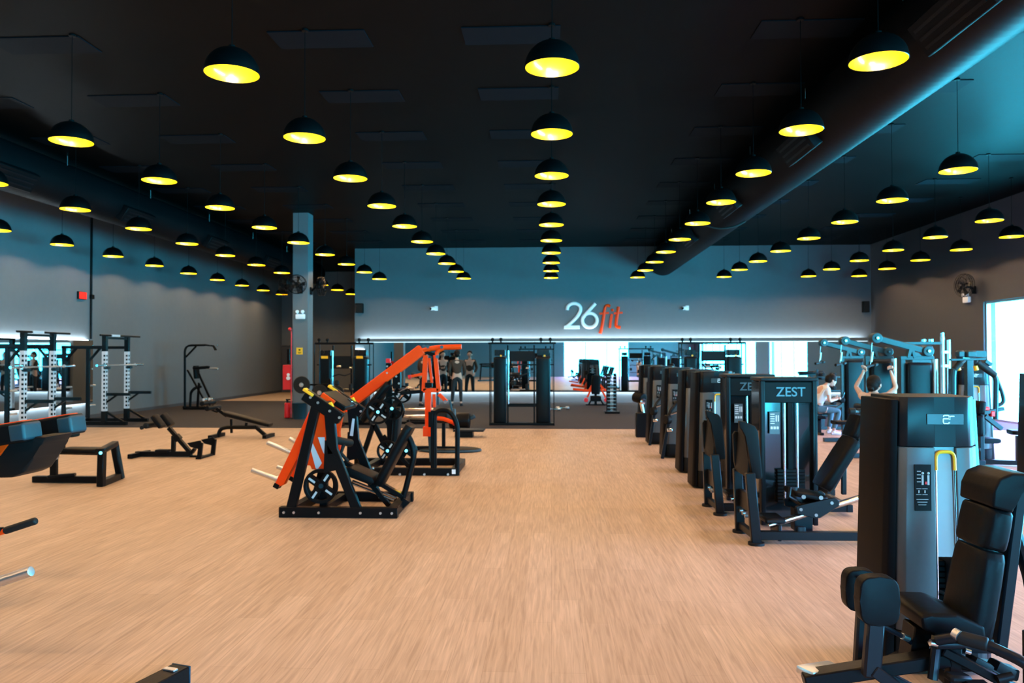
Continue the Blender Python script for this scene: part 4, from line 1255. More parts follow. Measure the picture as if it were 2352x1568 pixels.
# loose chrome dumbbell by the centre station
for (u, v, lab) in ((1272, 944, 'small chrome dumbbell on the rubber floor beside the middle cable station'), (1292, 941, 'second small chrome dumbbell on the rubber floor, nearer the right machines')):
    c = gr(u, v)
    o = thing('chrome_dumbbell', lab, 'dumbbell', (c.x, c.y, .012), rotz=.2)
    MB().cyl((-.2, 0, .05), (-.10, 0, .05), .05, bev=.01).done('head', M_steel, o)
    MB().cyl((.10, 0, .05), (.2, 0, .05), .05, bev=.01).done('head', M_steel, o)
    MB().cyl((-.12, 0, .05), (.12, 0, .05), .018).done('handle', M_chrome, o)

# ------------------------------------------------------------------ small orange machine near the mirror
Y = 25.8
mo = thing('plate_loaded_press_machine', 'small black and orange machine with spread orange arms in front of the back mirror', 'gym machine', (at(1368, 930, Y).x, Y, .012), absolute=True)
q = lambda u, v: at(u, v, Y)
o = MB()
o.bar(q(1316, 893), q(1352, 897), .07, .07).bar(q(1352, 898), q(1362, 882), .07, .07).bar(q(1358, 893), q(1349, 912), .06, .06).bar(q(1375, 880), q(1386, 893), .07, .07).bar(q(1386, 894), q(1398, 897), .07, .07).bar(q(1380, 892), q(1391, 912), .06, .06)
o.bar(q(1312, 882), q(1336, 886), .04, .04).bar(q(1336, 884), q(1343, 868), .04, .04)
o.done('orange_arm', M_orange, mo)
o = MB()
pad_between(q(1368, 905), q(1369, 862), .30, .14, 'back_pad', mo, side=(1, 0, 0))
o.bar(q(1368, 928), q(1368, 870), .08, .08, side=(1, 0, 0)).bar(q(1345, 930), q(1392, 930), .08, .07).box(q(1368, 915), (.34, .3, .18), bev=.02).bar(q(1352, 929), q(1362, 910), .05, .05).bar(q(1386, 929), q(1375, 910), .05, .05)
o.done('main_frame', M_black, mo)
for u, v in ((1346, 918), (1392, 918)): MB().cyl(sh(q(u, v), -.1), sh(q(u, v), .1), .07, bev=.01).each('round_foot', M_red, mo)

# ------------------------------------------------------------------ left wall: two squat racks
def squat_rack(lab, ya, yb, X=-10.6):
    t = thing('squat_rack', lab, 'rack', (X, ya, .012), absolute=True)
    H = 2.14
    for i, y in enumerate((ya, yb)):
        p = MB().box((X, y, 1.05), (.10, .10, 1.42), bev=.004)
        up = p.done('perforated_upright', M_whitep, t)
        h = MB()
        for k in range(14): h.box((X+.02, y-.052, .42+.095*k), (.045, .004, .045), bev=0).box((X+.052, y, .42+.095*k), (.004, .045, .045), bev=0)
        subpart(h, 'holes', M_black, up)
        MB().box((X, y, 1.95), (.10, .10, .38), bev=.004).box((X, y, .19), (.11, .11, .30), bev=.004).each('upright_end', M_black, t)
        f = MB()
        f.bar((X-1.1, y, .055), (X+.55, y, .055), .09, .085).bar((X-1.0, y, .05), (X-1.0, y, 1.9), .08, .07, side=(1, 0, 0)).bar((X-1.05, y, 1.86), (X, y, 1.86), .07, .07)
        f.bar((X+.45, y, .09), (X+.05, y, .32), .06, .05, side=(0, 1, 0)).bar((X-1.0, y, 1.5), (X-.7, y, 1.84), .05, .05, side=(0, 1, 0))
        f.done('side_frame', M_black, t)
        MB().bar((X, y, .74), (X+.62, y, .74), .06, .07).bar((X+.05, y, .55), (X+.3, y, .72), .04, .04, side=(0, 1, 0)).each('safety_arm', M_black, t)
        MB().box((X+.06, y, 1.37), (.10, .13, .07), bev=.01).done('hook', M_dark, t)
        MB().cyl((X-1.0, y, .4), (X-1.0, y+.3, .4), .025).cyl((X-1.0, y, .9), (X-1.0, y+.3, .9), .025).each('plate_peg', M_steel, t)
    MB().bar((X, ya, H-.06), (X, yb, H-.06), .06, .05).cyl((X+.05, ya-.28, H+.0), (X+.05, yb+.5, H-.0), .022).done('top_bar', M_black, t)
    MB().bar((X-1.0, ya, 1.86), (X-1.0, yb, 1.86), .07, .07).bar((X-1.0, ya, .06), (X-1.0, yb, .06), .08, .08).each('rear_bar', M_black, t)
    MB().box((X+.06, ya+.35, H), (.04, .35, .05), bev=.003).done('cyan_label', M_whitep, t)
    b = thing('barbell', 'long steel barbell resting on the %s squat rack' % ('nearer' if ya < 17 else 'farther'), 'barbell', (X+.12, (ya+yb)/2, 1.43))
    MB().cyl((0, -.95, 0), (0, .95, 0), .016).done('bar', M_steel, b)
    for s in (-1, 1): MB().cyl((0, s*.68, 0), (0, s*1.02, 0), .027).cyl((0, s*.66, 0), (0, s*.685, 0), .04).done('sleeve', M_chrome, b)
    return t
squat_rack('squat rack with white perforated uprights, nearer one in front of the left mirror', 15.27, 16.2)
squat_rack('squat rack with white perforated uprights, farther one at the end of the left mirror', 18.15, 19.13)

# pull-up tower
kt = thing('knee_raise_tower', 'thin black pull-up and dip tower against the far end of the left wall', 'gym machine', (-11.8, 23.6, .012), absolute=True)
Y = 23.4
q = lambda u, v: at(u, v, Y)
sft = V(.45, 0, 0)
sk = lambda p, dy: p + V(-.5*dy, dy, 0)
for dy in (0, .6):
    f = MB()
    f.tube([sk(p, dy)+sft for p in fillet([q(392, 938), q(392, 793), q(440, 792)], .2)], .03, 8)
    f.bar(sk(q(394, 820), dy)+sft, sk(q(418, 795), dy)+sft, .04, .04)
    f.bar(sk(q(398, 850), dy)+sft, sk(q(447, 938), dy)+sft, .05, .04, side=(0, 1, 0)).bar(sk(q(424, 858), dy)+sft, sk(q(459, 935), dy)+sft, .05, .04, side=(0, 1, 0))
    f.tube([sk(p, dy)+sft for p in fillet([q(404, 935), q(406, 900), q(418, 890), q(430, 888)], .1)], .028, 8).bar(sk(q(421, 938), dy)+sft, sk(q(425, 880), dy)+sft, .04, .04, side=(0, 1, 0))
    a = sk(q(388, 938), dy)+sft; b = sk(q(476, 938), dy)+sft; a.z = b.z = .045
    f.bar(a, b, .06, .06)
    f.done('side_frame', M_black, kt)
    MB().bar(sk(q(412, 846), dy)+sft, sk(q(448, 843), dy)+sft, .10, .08, side=(0, 1, 0), bev=.02, seg=2).done('arm_pad', M_vinyl, kt)
    MB().cyl(sk(q(440, 846), dy)+sft, sk(q(468, 846), dy)+sft, .018).ball(sk(q(466, 847), dy)+sft, .03).done('grip', M_steel, kt)
MB().bar(sk(q(440, 792), 0)+sft, sk(q(440, 792), .6)+sft, .05, .05).bar(q(392, 935)+sft, sk(q(392, 935), .6)+sft, .05, .05).tube([q(440, 792)+sft, q(458, 794)+sft, q(464, 804)+sft], .02).tube([sk(q(440, 792), .6)+sft, sk(q(458, 794), .6)+sft, sk(q(464, 804), .6)+sft], .02).each('pull_up_bar', M_black, kt)
pad_between(sk(q(420, 870), .3)+sft, sk(q(418, 840), .3)+sft, .3, .1, 'back_pad', kt)
for u, v in ((437, 793), (450, 793), (466, 793)): MB().ball(q(u, v)+sft, .022).done('chrome_nut', M_chrome, kt)

# ------------------------------------------------------------------ benches on the left
be = thing('hyperextension_bench', 'low black back extension bench with slanted post and curved foot plate, left of the flat bench', 'bench', (-6.2, 12.5, 0), absolute=True)
be['label'] = 'low black back extension bench with slanted post and curved foot plate on the wood floor'
Y = 12.55
q = lambda u, v: at(u, v, Y)
a, b = q(313, 1047), q(440, 1047); a.z = b.z = .05
f = MB().bar(a, b, .09, .08)
f.bar(q(398, 1045), q(399, 1000), .06, .06, side=(1, 0, 0)).bar(q(440, 1042), q(388, 982), .07, .06, side=(0, 1, 0)).bar(q(440, 1040), q(448, 1030), .07, .05)
f.bar((a.x+.05, Y-.3, .04), (a.x+.05, Y+.3, .04), .07, .07).bar(q(403, 1000), q(412, 1010), .10, .10)
f.done('frame', M_black, be)
MB().box(q(375, 1036), (.22, .14, .06), bev=.01).done('foot_block', M_black, be)
for dy in (-.17, .13):
    pad_between(sh(q(385, 978), dy), sh(q(366, 953), dy), .20, .08, 'hip_pad', be)
MB().cyl(sh(q(354, 974), -.28), sh(q(354, 974), .28), .05, bev=.02).cyl(sh(q(349, 978), -.3), sh(q(349, 978), -.33), .03).done('roller', M_rubb, be)
fp = MB()
prf = [(440, 1042), (452, 1022), (470, 1012), (480, 1012), (480, 1030), (474, 1048), (445, 1050)]
fp.prism([sh(q(*p), -.28) for p in [(447, 1013), (476, 1007), (481, 1016), (479, 1028), (455, 1022)]], (0, .05, 0), bev=.006)
fp.prism([sh(q(*p), .22) for p in [(447, 1013), (476, 1007), (481, 1016), (479, 1028), (455, 1022)]], (0, .05, 0), bev=.006)
fp.bar(sh(q(478, 1012), -.26), sh(q(474, 1050), -.26), .04, .07, side=(0, 1, 0)).bar(sh(q(478, 1012), .24), sh(q(474, 1050), .24), .04, .07, side=(0, 1, 0))
fp.bar(sh(q(472, 1048), -.28), sh(q(472, 1048), .26), .08, .04).bar(q(438, 1048), q(474, 1048), .10, .04)
fp.done('foot_plate', M_black, be)

ab = thing('adjustable_bench', 'black decline bench with long sloping pad at the edge of the rubber floor', 'bench', (-6.2, 15.6, 0), absolute=True)
Y = 15.55
q = lambda u, v: at(u, v, Y)
f = MB()
for dy in (0,):
    f.tube(fillet([q(500, 1003), q(506, 985), q(520, 981), q(588, 981)], .2), .04, 8)
    f.bar(q(586, 979), q(617, 1006), .08, .06, side=(0, 1, 0))
    f.bar(q(531, 962), q(532, 994), .04, .05, side=(1, 0, 0)).bar(q(565, 980), q(566, 970), .04, .05, side=(1, 0, 0))
    f.bar(q(520, 953), q(612, 976), .08, .05, side=(0, 1, 0)).bar(q(498, 938), q(522, 955), .07, .06, side=(0, 1, 0))
a = gr(500, 1004)
f.bar((a.x, Y-.33, .04), (a.x, Y+.33, .04), .08, .07).bar((q(617, 1006).x, Y-.25, .04), (q(617, 1006).x, Y+.25, .04), .08, .07)
f.tube([q(480, 925), q(487, 942), q(498, 946), q(508, 938)], .02)
f.done('frame', M_black, ab)
pad_between(q(518, 948), q(622, 976), .30, .07, 'bench_pad', ab)
for u, v in ((478, 925), (490, 936)): MB().cyl(sh(q(u, v), -.3), sh(q(u, v), .3), .05, bev=.02).done('leg_roller', M_vinyl, ab)
for u, v in ((470, 917), (484, 916)): MB().cyl(sh(q(u, v), -.05), sh(q(u, v), .05), .03).done('chrome_end', M_chrome, ab)
MB().cyl(sh(q(500, 1003), -.36), sh(q(500, 1003), -.33), .03).done('blue_wheel', M_blue, ab)

lb = thing('abdominal_bench', 'black bench with flat seat, arched legs and foam roller, nearest on the left', 'bench', (-6.2, 9.9, 0), absolute=True)
Yn, Yf = 9.67, 10.22
q = lambda u, v: at(u, v, 9.9)
f = MB()
a = at(78, 1107, 9.95); b = at(228, 1107, 9.95); a.z = b.z = .045
f.bar(a, b, .09, .08)
f.bar(q(124, 1095), q(124, 1003), .08, .06, side=(1, 0, 0)).bar(q(141, 1035), q(141, 1003), .08, .06, side=(1, 0, 0)).bar(q(119, 1036), q(232, 1038), .08, .07)
f.done('frame', M_black, lb)
X2 = at(232, 1110, Yn).x
l_ = MB()
n1, n2 = at(232, 1112, Yn), at(274, 1100, Yf+.05)
tp1, tp2 = at(238, 1040, Yn), at(262, 1030, Yf)
l_.bar(V(n1.x, n1.y, .0), V(tp1.x-.02, tp1.y, .45), .085, .085, side=(1, 0, 0), bev=.01)
l_.bar(V(n2.x+.02, n2.y, .0), V(tp2.x+.0, tp2.y, .49), .085, .085, side=(1, 0, 0), bev=.01)
l_.bar(V(tp1.x-.02, tp1.y-.03, .45), V(tp2.x, tp2.y+.03, .48), .09, .07, bev=.02, seg=2)
l_.bar(V(n1.x, n1.y, .04), V(n2.x, n2.y, .04), .09, .08)
l_.done('arched_leg', M_black, lb)
pad_between(q(152, 1033), q(231, 1034), .30, .07, 'seat_pad', lb)
pad_between(q(104, 1000), q(172, 998), .26, .06, 'head_pad', lb)
MB().cyl(at(86, 1036, 10.1), at(122, 1045, 9.7), .055, bev=.012).done('foam_roller', M_rubb, lb)
MB().cyl(at(118, 1044, 9.72), at(128, 1048, 9.66), .045).done('chrome_cap', M_chrome, lb)
MB().box(q(142, 1092), (.32, .10, .04), (0, -.05, .3), bev=.01).done('foot_bar', M_black, lb)
bb = MB().cyl(at(231, 1040, 9.62), at(231, 1040, 9.60), .02)
bb.done('bolt_head', M_steel, lb)

# ------------------------------------------------------------------ machine cut off by the left edge of the picture
mx_ = thing('plate_loaded_row_machine', 'black and orange machine with two orange-striped padded arms cut off by the left edge', 'gym machine', (-3.3, 4.6, 0), absolute=True)
Y = 5.0
q = lambda u, v: at(u, v, Y)
def parm(y0, d, u0, v0, u1, v1, th):
    """padded arm: black body, orange top strip, blue-grey end"""
    a, b = at(u0, v0, y0), at(u1, v1, y0)
    dr_ = (b - a).normalized()
    MB().bar(a, b, d, th, side=(0, 1, 0), bev=.02, seg=3).done('arm_pad', M_vinyl, mx_)
    up = V(0, 0, 1)
    MB().bar(a + up*(th/2), b + up*(th/2) - dr_*.03, d*.55, .014, side=(0, 1, 0)).done('orange_strip', M_orange, mx_)
    MB().bar(b - dr_*.10, b + dr_*.008, d*1.04, th*.86, side=(0, 1, 0), bev=.02, seg=3).done('end_cap', M_blue, mx_)
parm(5.0, .18, -40, 1006, 74, 988, .135)
parm(5.5, .18, 60, 992, 179, 972, .145)
body = [(-60, 1030), (0, 1018), (62, 1004), (108, 1002), (92, 1024), (76, 1050), (54, 1086), (28, 1097), (0, 1098), (-60, 1085)]
MB().prism([sh(q(*p), 0) for p in body], (0, .3, 0), bev=.02, seg=2).done('swept_body', M_blackm, mx_)
MB().prism([sh(q(*p), -.012) for p in ((-40, 1030), (26, 1013), (2, 1046), (-40, 1060))], (0, .014, 0), bev=.003).done('orange_inset', M_orange, mx_)
MB().cyl(at(-60, 1243, 4.0), at(14, 1218, 4.0), .015).done('handle_rod', M_orange, mx_)
MB().cyl(at(10, 1219, 4.0), at(84, 1195, 4.0), .0195, bev=.012).done('grip', M_rubb, mx_)
MB().cyl(at(-80, 1362, 3.9), at(72, 1311, 3.9), .027, bev=.004).each('plate_peg', M_steel, mx_)
f = MB()
f.bar((-3.55, 4.0, 0), (-3.55, 4.0, 1.15), .09, .09, side=(1, 0, 0)).bar((-3.55, 3.95, .06), (-4.6, 5.3, .06), .10, .10).bar((-4.5, 5.15, 0), (-4.4, 5.15, 1.15), .09, .09, side=(1, 0, 0))
f.bar((-3.55, 4.0, .8), (-4.45, 5.15, .95), .07, .07).bar((-3.6, 4.0, .74), (-2.88, 4.0, .735), .03, .03).bar((-3.55, 3.93, .44), (-2.95, 3.92, .44), .05, .05)
f.bar((-4.45, 5.1, .98), (-3.6, 5.05, .98), .08, .08).bar((-4.45, 5.5, 1.1), (-4.0, 5.5, 1.12), .08, .08).bar((-4.45, 5.1, 1.1), (-4.45, 5.55, 1.1), .08, .08).bar((-4.45, 5.0, 1.1), (-3.6, 5.0, 1.11), .08, .08)
f.done('main_frame', M_black, mx_)
m3 = thing('steel_machine_foot', 'squared black steel beam end with a bolted plate at the bottom edge of the picture', 'gym machine', (-2.0, 3.8, 0), absolute=True)
e1 = gr(415, 1550, .06); e0 = gr(320, 1600, .06)
dd = (e1 - e0).normalized()
MB().bar(e0 - dd*.5, e1, .11, .10, bev=.006).done('beam', M_black, m3)
MB().bar(e1, e1 + dd*.008, .112, .102, bev=.002).done('end_plate', M_blue, m3)
MB().box(e1 - dd*.07 + V(0, 0, .055), (.03, .07, .012), (0, 0, math.atan2(dd.y, dd.x)), bev=.003).done('clip', M_steel, m3)
# ------------------------------------------------------------------ people
M_skin = mat('skin', (.62, .34, .24), .5, noise=.06, nscale=12)
M_hair = mat('dark_hair', (.008, .006, .005), .6, spec=.12, noise=.3, nscale=60, bump=.3)
M_shirtw = mat('white_cotton', (.75, .74, .74), .8, noise=.06, nscale=30, bump=.1)
M_shirtb = mat('brown_cotton', (.05, .025, .015), .85, noise=.1, nscale=30, bump=.1)
M_pants = mat('blue_grey_leggings', (.05, .12, .15), .7, noise=.1, nscale=30, bump=.1)
M_pantsd = mat('dark_trousers', (.010, .011, .014), .8, noise=.1, nscale=30, bump=.1)
M_peach = mat('peach_top', (.70, .42, .30), .8, noise=.05, nscale=30)
M_eye = mat('eye_dark', (.02, .015, .012), .2, noise=.02)
M_lip = mat('lip', (.45, .14, .11), .5, noise=.05)

def skin_obj(verts, edges, radii, root, name, material, parent, extra=None, sub=2):
    me = bpy.data.meshes.new(name)
    me.from_pydata([tuple(v) for v in verts], edges, [])
    o = bpy.data.objects.new(name, me)
    C.objects.link(o)
    sk = o.modifiers.new('skin', 'SKIN'); sk.use_smooth_shade = True
    for i, sv in enumerate(me.skin_vertices[0].data):
        r_ = radii[i]
        sv.radius = r_ if isinstance(r_, tuple) else (r_, r_)
        sv.use_root = (i == root)
    ss = o.modifiers.new('sub', 'SUBSURF'); ss.levels = ss.render_levels = sub
    dg = bpy.context.evaluated_depsgraph_get()
    m2 = bpy.data.meshes.new_from_object(o.evaluated_get(dg))
    bpy.data.objects.remove(o)
    if extra:
        bm = bmesh.new(); bm.from_mesh(m2)
        mb = MB(); mb.bm.free(); mb.bm = bm
        extra(mb)
        bm.to_mesh(m2); bm.free()
    m2.materials.clear(); m2.materials.append(material)
    m2.shade_smooth()
    o = bpy.data.objects.new(name, m2)
    C.objects.link(o); o.parent = parent
    return o

def human(lab, loc, rotz, J, shirt, pants, shoes, sleeves='short', hair_back=0.0, female=False, group=None):
    """J: joints in the figure's own frame (faces +y); returns the root"""
    t = thing('person', lab, 'person', loc, rotz, group)
    J = {k: Vector(v) for k, v in J.items()}
    k_ = .9 if female else 1.0
    names = ['pelvis', 'belly', 'chest', 'neck0', 'neck1', 'head']
    V_, E_, R_ = [], [], []
    idx = {}
    def add(n, p, r_):
        idx[n] = len(V_); V_.append(Vector(p)); R_.append(r_); return idx[n]
    up = (J['neck'] - J['pelvis']).normalized()
    add('pelvis', J['pelvis'], (.15*k_, .11*k_))
    add('belly', J['pelvis'].lerp(J['chest'], .5), (.125*k_, .095*k_))
    add('chest', J['chest'], (.155*k_, .11*k_))
    add('neck0', J['neck'], .055*k_)
    add('neck1', J['neck'].lerp(J['head'], .45), .05*k_)
    add('head0', J['head'] - (J['head']-J['neck']).normalized()*.03, .07)
    add('head', J['head'] + (J['head']-J['neck']).normalized()*.06, .083)
    E_ += [(0, 1), (1, 2), (2, 3), (3, 4), (4, 5), (5, 6)]
    for s in 'lr':
        a = add('hip'+s, J['hip'+s], .085*k_)
        b = add('kn'+s, J['kn'+s], .055*k_)
        m_ = add('calf'+s, J['kn'+s].lerp(J['an'+s], .35), .052*k_)
        c = add('an'+s, J['an'+s], .036)
        d = add('toe'+s, J['toe'+s], .03)
        E_ += [(0, a), (a, b), (b, m_), (m_, c), (c, d)]
        a = add('sh'+s, J['sh'+s], .052*k_)
        b = add('el'+s, J['el'+s], .038*k_)
        m_ = add('fa'+s, J['el'+s].lerp(J['wr'+s], .3), .036*k_)
        c = add('wr'+s, J['wr'+s], .024*k_)
        d = add('ha'+s, J['wr'+s] + (J['ha'+s]-J['wr'+s])*.6, (.030, .016))
        E_ += [(2, a), (a, b), (b, m_), (m_, c), (c, d)]
    def fingers(mb):
        for s in 'lr':
            w, h = J['wr'+s], J['ha'+s]
            d = (h - w).normalized()
            side = J.get('hs'+s, V(1, 0, 0)); side = (side - d*side.dot(d)).normalized()
            curl = side.cross(d).normalized() * (1 if s == 'l' else -1)
            base_ = w + (h - w)*.75
            for k in range(4):
                o_ = base_ + side*(.021*(k-1.5))
                L_ = (.055, .066, .062, .048)[k]
                mb.tube([o_, o_ + d*L_*.45, o_ + d*L_*.75 + curl*L_*.35, o_ + d*L_*.6 + curl*L_*.8], [.0095, .009, .0085, .007], 6)
            o_ = w + (h - w)*.35 + side*.026
            mb.tube([o_, o_ + side*.022 + d*.02 + curl*.01, o_ + side*.02 + d*.045 + curl*.03], [.011, .010, .008], 6)
        # face
        hd = J['head']; f = J['face'].normalized(); uu = (J['head']-J['neck']).normalized()
        f = (f - uu*f.dot(uu)).normalized(); ss = f.cross(uu)
        mb.ball(hd + f*.018 + uu*.015, .088, (1, 1, 1.15), 16)
        mb.tube([hd + f*.098 + uu*.03, hd + f*.125 - uu*.012, hd + f*.098 - uu*.022], [.008, .014, .008], 6)
        for q in (-1, 1): mb.ball(hd + ss*q*.092 + uu*.0, .024, (.5, 1, 1.3), 8)
    body = skin_obj(V_, E_, R_, 0, 'body', M_skin, t, fingers)
    hd = J['head']; f = J['face'].normalized(); uu = (J['head']-J['neck']).normalized()
    f = (f - uu*f.dot(uu)).normalized(); ss = f.cross(uu)
    mb = MB()
    for q in (-1, 1): mb.ball(hd + f*.098 + ss*q*.032 + uu*.025, .011, (1, 1, .7), 8)
    mb.done('eyes', M_eye, t)
    MB().tube([hd + f*.102 - uu*.052 - ss*.022, hd + f*.108 - uu*.052, hd + f*.102 - uu*.052 + ss*.022], .006, 6).done('mouth', M_lip, t)
    mb = MB()
    mb.ball(hd - f*.022 + uu*.045, .104, (1, 1, 1.02), 18)
    mb.ball(hd - f*.05 - uu*.005, .088, (1, 1, 1.1), 14)
    if hair_back: mb.tube([hd - f*.07 - uu*.02, hd - f*.11 - uu*.09, hd - f*.10 - uu*.09*hair_back], [.05, .045, .02], 10)
    mb.done('hair', M_hair, t)
    # shirt
    V2 = [J['pelvis'] + up*.04, V_[1], V_[2], J['neck'] - up*.02]
    R2 = [(.165*k_, .125*k_), (.142*k_, .112*k_), (.172*k_, .125*k_), .075*k_]
    E2 = [(0, 1), (1, 2), (2, 3)]
    for s in 'lr':
        i = len(V2)
        fr_ = {'none': .12, 'short': .55, 'long': 1.0}[sleeves]
        V2 += [J['sh'+s], J['sh'+s].lerp(J['el'+s], fr_)]; R2 += [.068*k_, .058*k_ if fr_ > .3 else .06*k_]
        E2 += [(2, i), (i, i+1)]
        if sleeves == 'long':
            V2.append(J['wr'+s].lerp(J['el'+s], .08)); R2.append(.038); E2.append((i+1, i+2))
    skin_obj(V2, E2, R2, 0, 'shirt', shirt, t)
    V3 = [J['pelvis'] + up*.06, J['pelvis']]
    R3 = [(.15*k_, .115*k_), (.165*k_, .125*k_)]
    E3 = [(0, 1)]
    for s in 'lr':
        i = len(V3)
        V3 += [J['hip'+s], J['kn'+s], J['kn'+s].lerp(J['an'+s], .35), J['an'+s].lerp(J['kn'+s], .08)]
        R3 += [.098*k_, .068*k_, .064*k_, .048]
        E3 += [(1, i), (i, i+1), (i+1, i+2), (i+2, i+3)]
    skin_obj(V3, E3, R3, 1, 'trousers', pants, t)
    for s in 'lr':
        a, b = J['an'+s], J['toe'+s]
        dd_ = (b - a); dd_.z = 0; dd_.normalize()
        zf = min(a.z, b.z) - .03
        c0 = V(a.x, a.y, b.z - .005) - dd_*.05
        mb = MB().tube([c0, c0 + dd_*.08 + V(0, 0, .012), c0 + dd_*.17, c0 + dd_*.26], [.035, .045, .045, .030], 10, flat=.85)
        mb.tube([V(a.x, a.y, b.z + .01), a], [.045, .042], 10)
        mb.done('shoe', shoes, t)
    return t

# standing figure in front of the mirror (faces +y, towards it)
stand = dict(pelvis=(0, 0, .96), chest=(0, .01, 1.34), neck=(0, 0, 1.52), head=(0, .02, 1.67), face=(0, 1, 0),
             hipl=(-.10, 0, .90), knl=(-.13, .03, .50), anl=(-.16, 0, .09), toel=(-.18, .15, .035),
             hipr=(.10, 0, .90), knr=(.12, .03, .50), anr=(.13, -.02, .09), toer=(.16, .13, .035),
             shl=(-.19, 0, 1.44), ell=(-.25, -.02, 1.16), wrl=(-.20, .14, .96), hal=(-.17, .20, .89),
             shr=(.19, 0, 1.44), elr=(.26, -.03, 1.16), wrr=(.21, .13, .97), har=(.18, .19, .90))
c = gr(1046, 935)
human('person standing in brown top and dark trousers facing the mirror beside the orange machine', (c.x, 25.35, .012), .15, stand, M_shirtb, M_pantsd, M_pantsd, 'long')
st2 = dict(stand); st2.update(ell=(-.24, .02, 1.17), wrl=(-.10, .20, 1.16), hal=(-.02, .24, 1.17))
human('person in brown hooded top standing behind the orange uprights, mostly hidden by them', (at(974, 900, 25.2).x, 25.25, .012), -.5, st2, M_shirtb, M_pantsd, M_pantsd, 'long')
# seated figure reading a phone
sit = dict(pelvis=(0, 0, .55), chest=(0, .16, .88), neck=(0, .24, 1.02), head=(0, .34, 1.11), face=(0, .7, -.6),
           hipl=(-.10, .03, .53), knl=(-.16, .44, .50), anl=(-.14, .36, .09), toel=(-.15, .50, .035),
           hipr=(.10, .03, .53), knr=(.14, .44, .50), anr=(.13, .32, .09), toer=(.14, .46, .035),
           shl=(-.18, .18, .95), ell=(-.20, .20, .70), wrl=(-.08, .42, .73), hal=(-.04, .49, .76),
           shr=(.18, .18, .95), elr=(.20, .20, .70), wrr=(.08, .42, .73), har=(.04, .49, .76))
sp_ = (at(1873, 940, 16.6).x, 16.6, 0)
human('person in white shirt and grey leggings sitting on a bench looking down at a phone', sp_, -PI/2 + .15, sit, M_shirtw, M_pants, M_shirtw, 'short', 0, True)
ph = thing('phone', 'small dark phone held by the seated person in white', 'phone', (sp_[0]+.59, sp_[1]+.08, .81))
MB().box((0, 0, 0), (.015, .075, .14), (0, .4, 0), bev=.004).done('body', M_blackgloss, ph)
sb_ = thing('flat_bench', 'teal-lit flat bench under the seated person in white', 'bench', (sp_[0]-.05, sp_[1], 0))
MB().box((-.15, 0, .36), (.75, .28, .06), bev=.02, seg=3).done('bench_pad', M_vinyl, sb_)
MB().bar((-.4, 0, .31), (.15, 0, .31), .07, .05).bar((-.4, 0, 0), (-.4, 0, .33), .07, .07, side=(1, 0, 0)).bar((.12, 0, 0), (.12, 0, .33), .07, .07, side=(1, 0, 0)).bar((-.4, -.25, .03), (-.4, .25, .03), .07, .05).bar((.12, -.2, .03), (.12, .2, .03), .07, .05).done('frame', M_dark, sb_)
# arms raised on the pulldown
pull = dict(pelvis=(0, 0, .55), chest=(0, .03, .95), neck=(0, .04, 1.10), head=(0, .06, 1.20), face=(0, 1, .25),
            hipl=(-.10, .03, .53), knl=(-.18, .45, .50), anl=(-.18, .40, .09), toel=(-.18, .55, .035),
            hipr=(.10, .03, .53), knr=(.18, .45, .50), anr=(.18, .40, .09), toer=(.18, .55, .035),
            shl=(-.19, .04, 1.05), ell=(-.30, .10, 1.17), wrl=(-.20, .13, 1.38), hal=(-.18, .13, 1.46),
            shr=(.19, .04, 1.05), elr=(.30, .10, 1.17), wrr=(.22, .13, 1.38), har=(.20, .13, 1.46))
pp = (at(2004, 900, 11.9).x, 11.9, 0)
human('person with dark hair and bare raised arms pulling an overhead handle behind the foreground tower', pp, -PI/2 + .75, pull, M_peach, M_pants, M_shirtw, 'none', .8, True)

